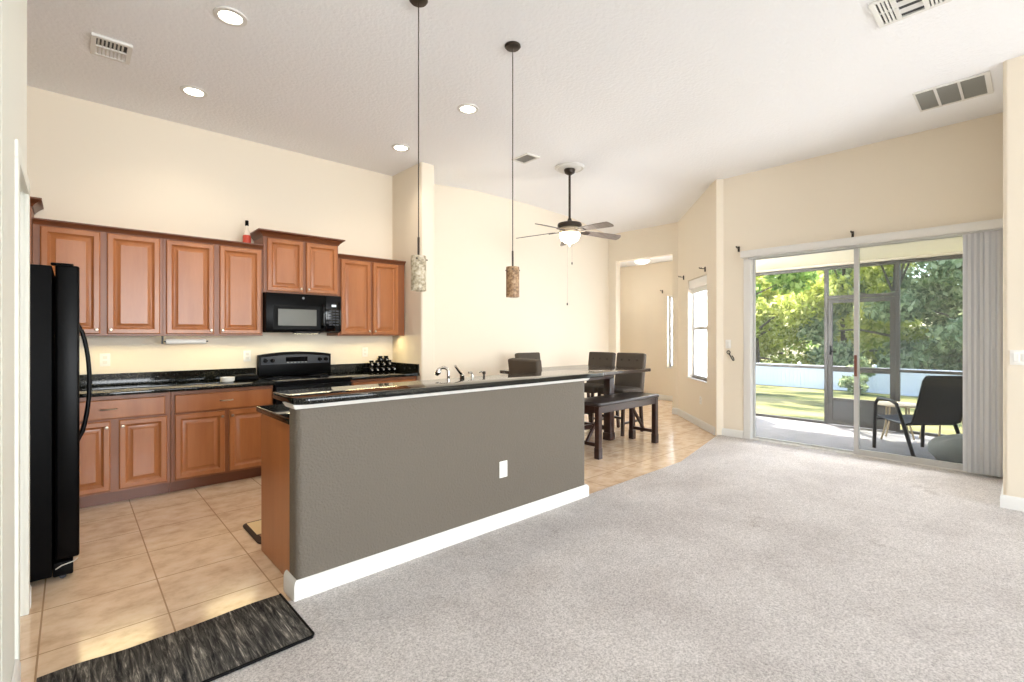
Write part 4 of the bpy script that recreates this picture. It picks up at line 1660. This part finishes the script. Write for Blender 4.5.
for s in (-1, 1):
    mb = MB()
    mb.tube([(s * 0.28, y, z) for y, z in prof], 0.013, 8)
    mb.build('side_rail', M_pframe, r, world=False)
    mb = MB()
    mb.tube([(s * 0.31, 0.28, 0.001), (s * 0.31, 0.26, 0.55), (s * 0.31, 0.22, 0.61), (s * 0.31, 0.05, 0.62), (s * 0.31, -0.04, 0.585), (s * 0.31, -0.10, 0.45), (s * 0.31, -0.28, 0.001)], 0.017, 8, flat=(1, 1.3))
    mb.build('arm_frame', M_pframe, r, world=False)
mb = MB()
mb.cyl((-0.31, 0.265, 0.36), (0.31, 0.265, 0.36), 0.012, seg=10)
mb.cyl((-0.31, -0.135, 0.36), (0.31, -0.135, 0.36), 0.012, seg=10)
mb.build('crossbar', M_pframe, r, world=False)

r = root('patio_table', 'small cream-topped side table on the lanai beyond the black chair', 'table', (8.0, 1.22, -0.02))
mb = MB()
mb.lathe((8.0, 1.22, 0), [(0, 0.44), (0.22, 0.44), (0.235, 0.45), (0.23, 0.465), (0, 0.468)], 36)
mb.build('tabletop', mat('cream_top', (230, 214, 186), 0.5), r)
M_tan = mat('tan_metal', (182, 164, 134), 0.5)
for k in range(4):
    a = R(45 + 90 * k)
    mb = MB()
    mb.tube([(8.0 + 0.14 * math.cos(a), 1.22 + .14 * math.sin(a), 0.445), (8.0 + 0.15 * math.cos(a), 1.22 + .15 * math.sin(a), 0.2), (8.0 + 0.21 * math.cos(a), 1.22 + .21 * math.sin(a), -0.008)], 0.011, 8)
    mb.build('leg', M_tan, r)

r = root('garden_chair', 'tan metal chair with a curved back beyond the side table on the lanai', 'chair', (8.3, 0.72, -0.02), R(120))
mb = MB()
mb.box(-0.22, 0.22, -0.2, 0.22, 0.40, 0.43, 0.012, 2)
mb.build('seat', mat('tan_seat', (206, 192, 160), 0.6), r, world=False)
mb = MB()
pts = [(-0.23, 0.2, 0.42), (-0.25, 0.18, 0.55)] + [(-0.25 * math.cos(R(a)), 0.05 - 0.28 * math.sin(R(a)), 0.60 + 0.06 * math.sin(R(a))) for a in range(0, 181, 20)] + [(0.25, 0.18, 0.55), (0.23, 0.2, 0.42)]
mb.tube(pts, 0.013, 8)
mb.build('back_hoop', M_tan, r, world=False)
for sx in (-1, 1):
    for sy in (-1, 1):
        mb = MB()
        mb.tube([(sx * 0.19, sy * 0.17, 0.41), (sx * 0.24, sy * 0.23, 0.006)], 0.012, 8)
        mb.build('leg', M_tan, r, world=False)

mb = MB()
tb = bmesh.new()
bmesh.ops.create_uvsphere(tb, u_segments=28, v_segments=16, radius=1.0)
for v in tb.verts:
    x, y, z = v.co
    sx = math.copysign(abs(x) ** 0.75, x)
    sy = math.copysign(abs(y) ** 0.75, y)
    v.co = Vector((6.95 + 0.26 * sx, 0.46 + 0.34 * sy, 0.145 + 0.165 * math.copysign(abs(z) ** 0.7, z) * (1 - 0.25 * max(0, sy)) + 0.012 * math.sin(9 * x + 5 * y)))
mb._add(tb)
tag(mb.build('floor_cushion', mat('charcoal_fabric', (150, 154, 156), 0.9, bump=(60, 0.3, 0.01))), 'gray floor cushion on the lanai right behind the blinds', 'cushion')

# ------------------------------------------------------------------ garden
w = MB()
tb = bmesh.new()
nx, ny = 20, 24
vv = {}
for i in range(nx + 1):
    for j in range(ny + 1):
        x = 8.6 + 50 * (i / nx) ** 1.5
        y = -25 + 75 * j / ny
        vv[i, j] = tb.verts.new((x, y, -0.13 - 0.75 * min(1, max(0, (x - 9.5) / 13)) + 0.04 * math.sin(x * .7 + y * .5)))
for i in range(nx):
    for j in range(ny):
        tb.faces.new((vv[i, j], vv[i + 1, j], vv[i + 1, j + 1], vv[i, j + 1]))
w._add(tb)
struct('lawn', w, M_lawn)

r = root('fence', 'long white vinyl privacy fence across the back of the lawn', 'fence', (22.9, 8, -0.9))
FXX = 22.9
for k in range(15):
    y = -14 + 2.6 * k
    mb = MB()
    mb.box(FXX - 0.03, FXX + 0.03, y + 0.06, y + 2.54, -0.86, 0.10)
    for q in range(16):
        mb.box(FXX - 0.042, FXX - 0.03, y + 0.07 + q * .155, y + 0.215 + q * .155, -0.80, 0.02)
    mb.box(FXX - 0.055, FXX + 0.055, y + 0.06, y + 2.54, 0.02, 0.12, 0.01, 1)
    mb.box(FXX - 0.055, FXX + 0.055, y + 0.06, y + 2.54, -0.90, -0.78, 0.01, 1)
    mb.build('panel', M_fence, r)
    mb = MB()
    mb.box(FXX - 0.065, FXX + 0.065, y - 0.06, y + 0.06, -0.95, 0.18, 0.01, 1)
    mb.cyl((FXX, y, 0.18), (FXX, y, 0.25), 0.09, 0.0, seg=4)
    mb.build('post', M_fence, r)


def leaves(rng, clusters, n, size, flat=0.6):
    """numpy leaf cloud: clusters = (centre, radius xyz)"""
    w8 = np.array([c[1][0] * c[1][1] for c in clusters])
    pick = rng.choice(len(clusters), n, p=w8 / w8.sum())
    C = np.array([c[0] for c in clusters])[pick]
    Rr = np.array([c[1] for c in clusters])[pick]
    d = rng.normal(size=(n, 3))
    d /= np.linalg.norm(d, axis=1)[:, None]
    rad = rng.random(n) ** 0.45
    P = C + d * Rr * rad[:, None]
    a = rng.normal(size=(n, 3))
    a /= np.linalg.norm(a, axis=1)[:, None]
    bq = np.cross(a, rng.normal(size=(n, 3)))
    bq /= np.linalg.norm(bq, axis=1)[:, None]
    s = size * (0.6 + 0.8 * rng.random(n))[:, None]
    V = np.stack([P - a * s, P + bq * s * 0.45, P + a * s, P - bq * s * 0.45], axis=1).reshape(-1, 3)
    me = bpy.data.meshes.new('leaves')
    me.vertices.add(4 * n)
    me.vertices.foreach_set('co', V.ravel())
    me.loops.add(4 * n)
    me.loops.foreach_set('vertex_index', np.arange(4 * n))
    me.polygons.add(n)
    me.polygons.foreach_set('loop_start', np.arange(n) * 4)
    me.polygons.foreach_set('loop_total', np.full(n, 4))
    me.update()
    return me


def tree(name, label, cat, base_, h, spread, m, seed, n=9000, size=0.16, low=0.25, trunk=0.14, ncl=26, group='trees behind the fence'):
    rng = np.random.default_rng(seed)
    rd = random.Random(seed)
    r = root(name, label, cat, base_, group=group)
    cl = []
    tips = []
    for k in range(ncl):
        a = rd.uniform(0, 2 * math.pi)
        t = rd.random()
        zz = h * (low + (1 - low) * t)
        prof = math.sin(math.pi * min(1, 0.18 + 0.80 * t)) ** 0.7
        rr = spread * prof * math.sqrt(rd.random())
        s = rd.uniform(0.22, 0.40) * spread * 0.9
        p = (rr * math.cos(a), rr * math.sin(a), zz)
        cl.append((p, (s, s, s * 0.72)))
        tips.append(p)
    me = leaves(rng, cl, n, size)
    me.materials.append(m)
    o = bpy.data.objects.new('foliage', me)
    COL.objects.link(o)
    o.parent = r
    mb = MB()
    mb.tube([(0, 0, -0.1), (0.05, 0.02, h * 0.25), (-0.04, 0.06, h * 0.5), (0, 0, h * 0.8)], [trunk, trunk * .8, trunk * .55, trunk * .2], 8)
    for p in tips[:12]:
        z0 = h * (0.15 + 0.45 * (p[2] / h))
        q = Vector((p[0] * .45, p[1] * .45, (z0 + p[2]) / 2 + 0.1 * h * .3))
        mb.tube([(0, 0, z0), q, p], [trunk * .45, trunk * .3, trunk * .08], 6)
    mb.build('trunk', M_bark, r, world=False)
    return r


TR = [
    ('yellow-green tree behind the fence at the left side of the glass door', 27.5, 10.2, 5.4, 3.4, M_leafy, 1),
    ('yellow-green tree behind the fence, just left of the screen door', 29.0, 6.6, 7.8, 3.6, M_leafy, 2),
    ('gray-green branching tree behind the fence, seen through the screen door', 27.0, 4.2, 7.6, 3.2, M_leafd, 3),
    ('gray-green full tree behind the fence, just right of the screen door', 27.5, 1.6, 5.4, 3.0, M_leafd, 4),
    ('tall green tree behind the fence at the far right of the glass door', 31.0, -1.8, 6.4, 4.0, M_leafg, 5),
    ('green tree behind the fence at the far left of the lawn', 32.0, 16.0, 10.5, 4.8, M_leafg, 6),
    ('large green tree rising behind the yellow-green trees', 35.0, 11.5, 11.5, 5.0, M_leafg, 7),
    ('tall gray-green tree far behind the screen door', 36.0, 6.4, 8.6, 3.8, M_leafd, 8),
]
for lab, x, y, h, s, m, sd in TR:
    tree('tree', lab, 'tree', (x, y, -0.95), h, s, m, sd, n=13000, size=0.15, low=0.12, ncl=30)
tree('shade_tree', 'dark green leafy branch of a nearer tree at the top left of the glass door', 'tree', (16.2, 6.9, -0.6), 5.4, 2.0, M_leafg, 21, n=6500, size=0.12, low=0.62, trunk=0.10, ncl=16, group='trees in the garden')
tree('shrub', 'low green shrub in front of the white fence near the screen door', 'shrub', (21.6, 4.4, -0.88), 1.3, 0.75, M_leafd, 31, n=1500, size=0.07, low=0.1, trunk=0.04, ncl=10, group='shrubs by the fence')
tree('shrub', 'bright green shrub at the right end of the fence behind the black chair', 'shrub', (24.5, -0.6, -0.9), 2.2, 1.3, M_leafg, 32, n=2500, size=0.10, low=0.1, trunk=0.05, ncl=12, group='shrubs by the fence')
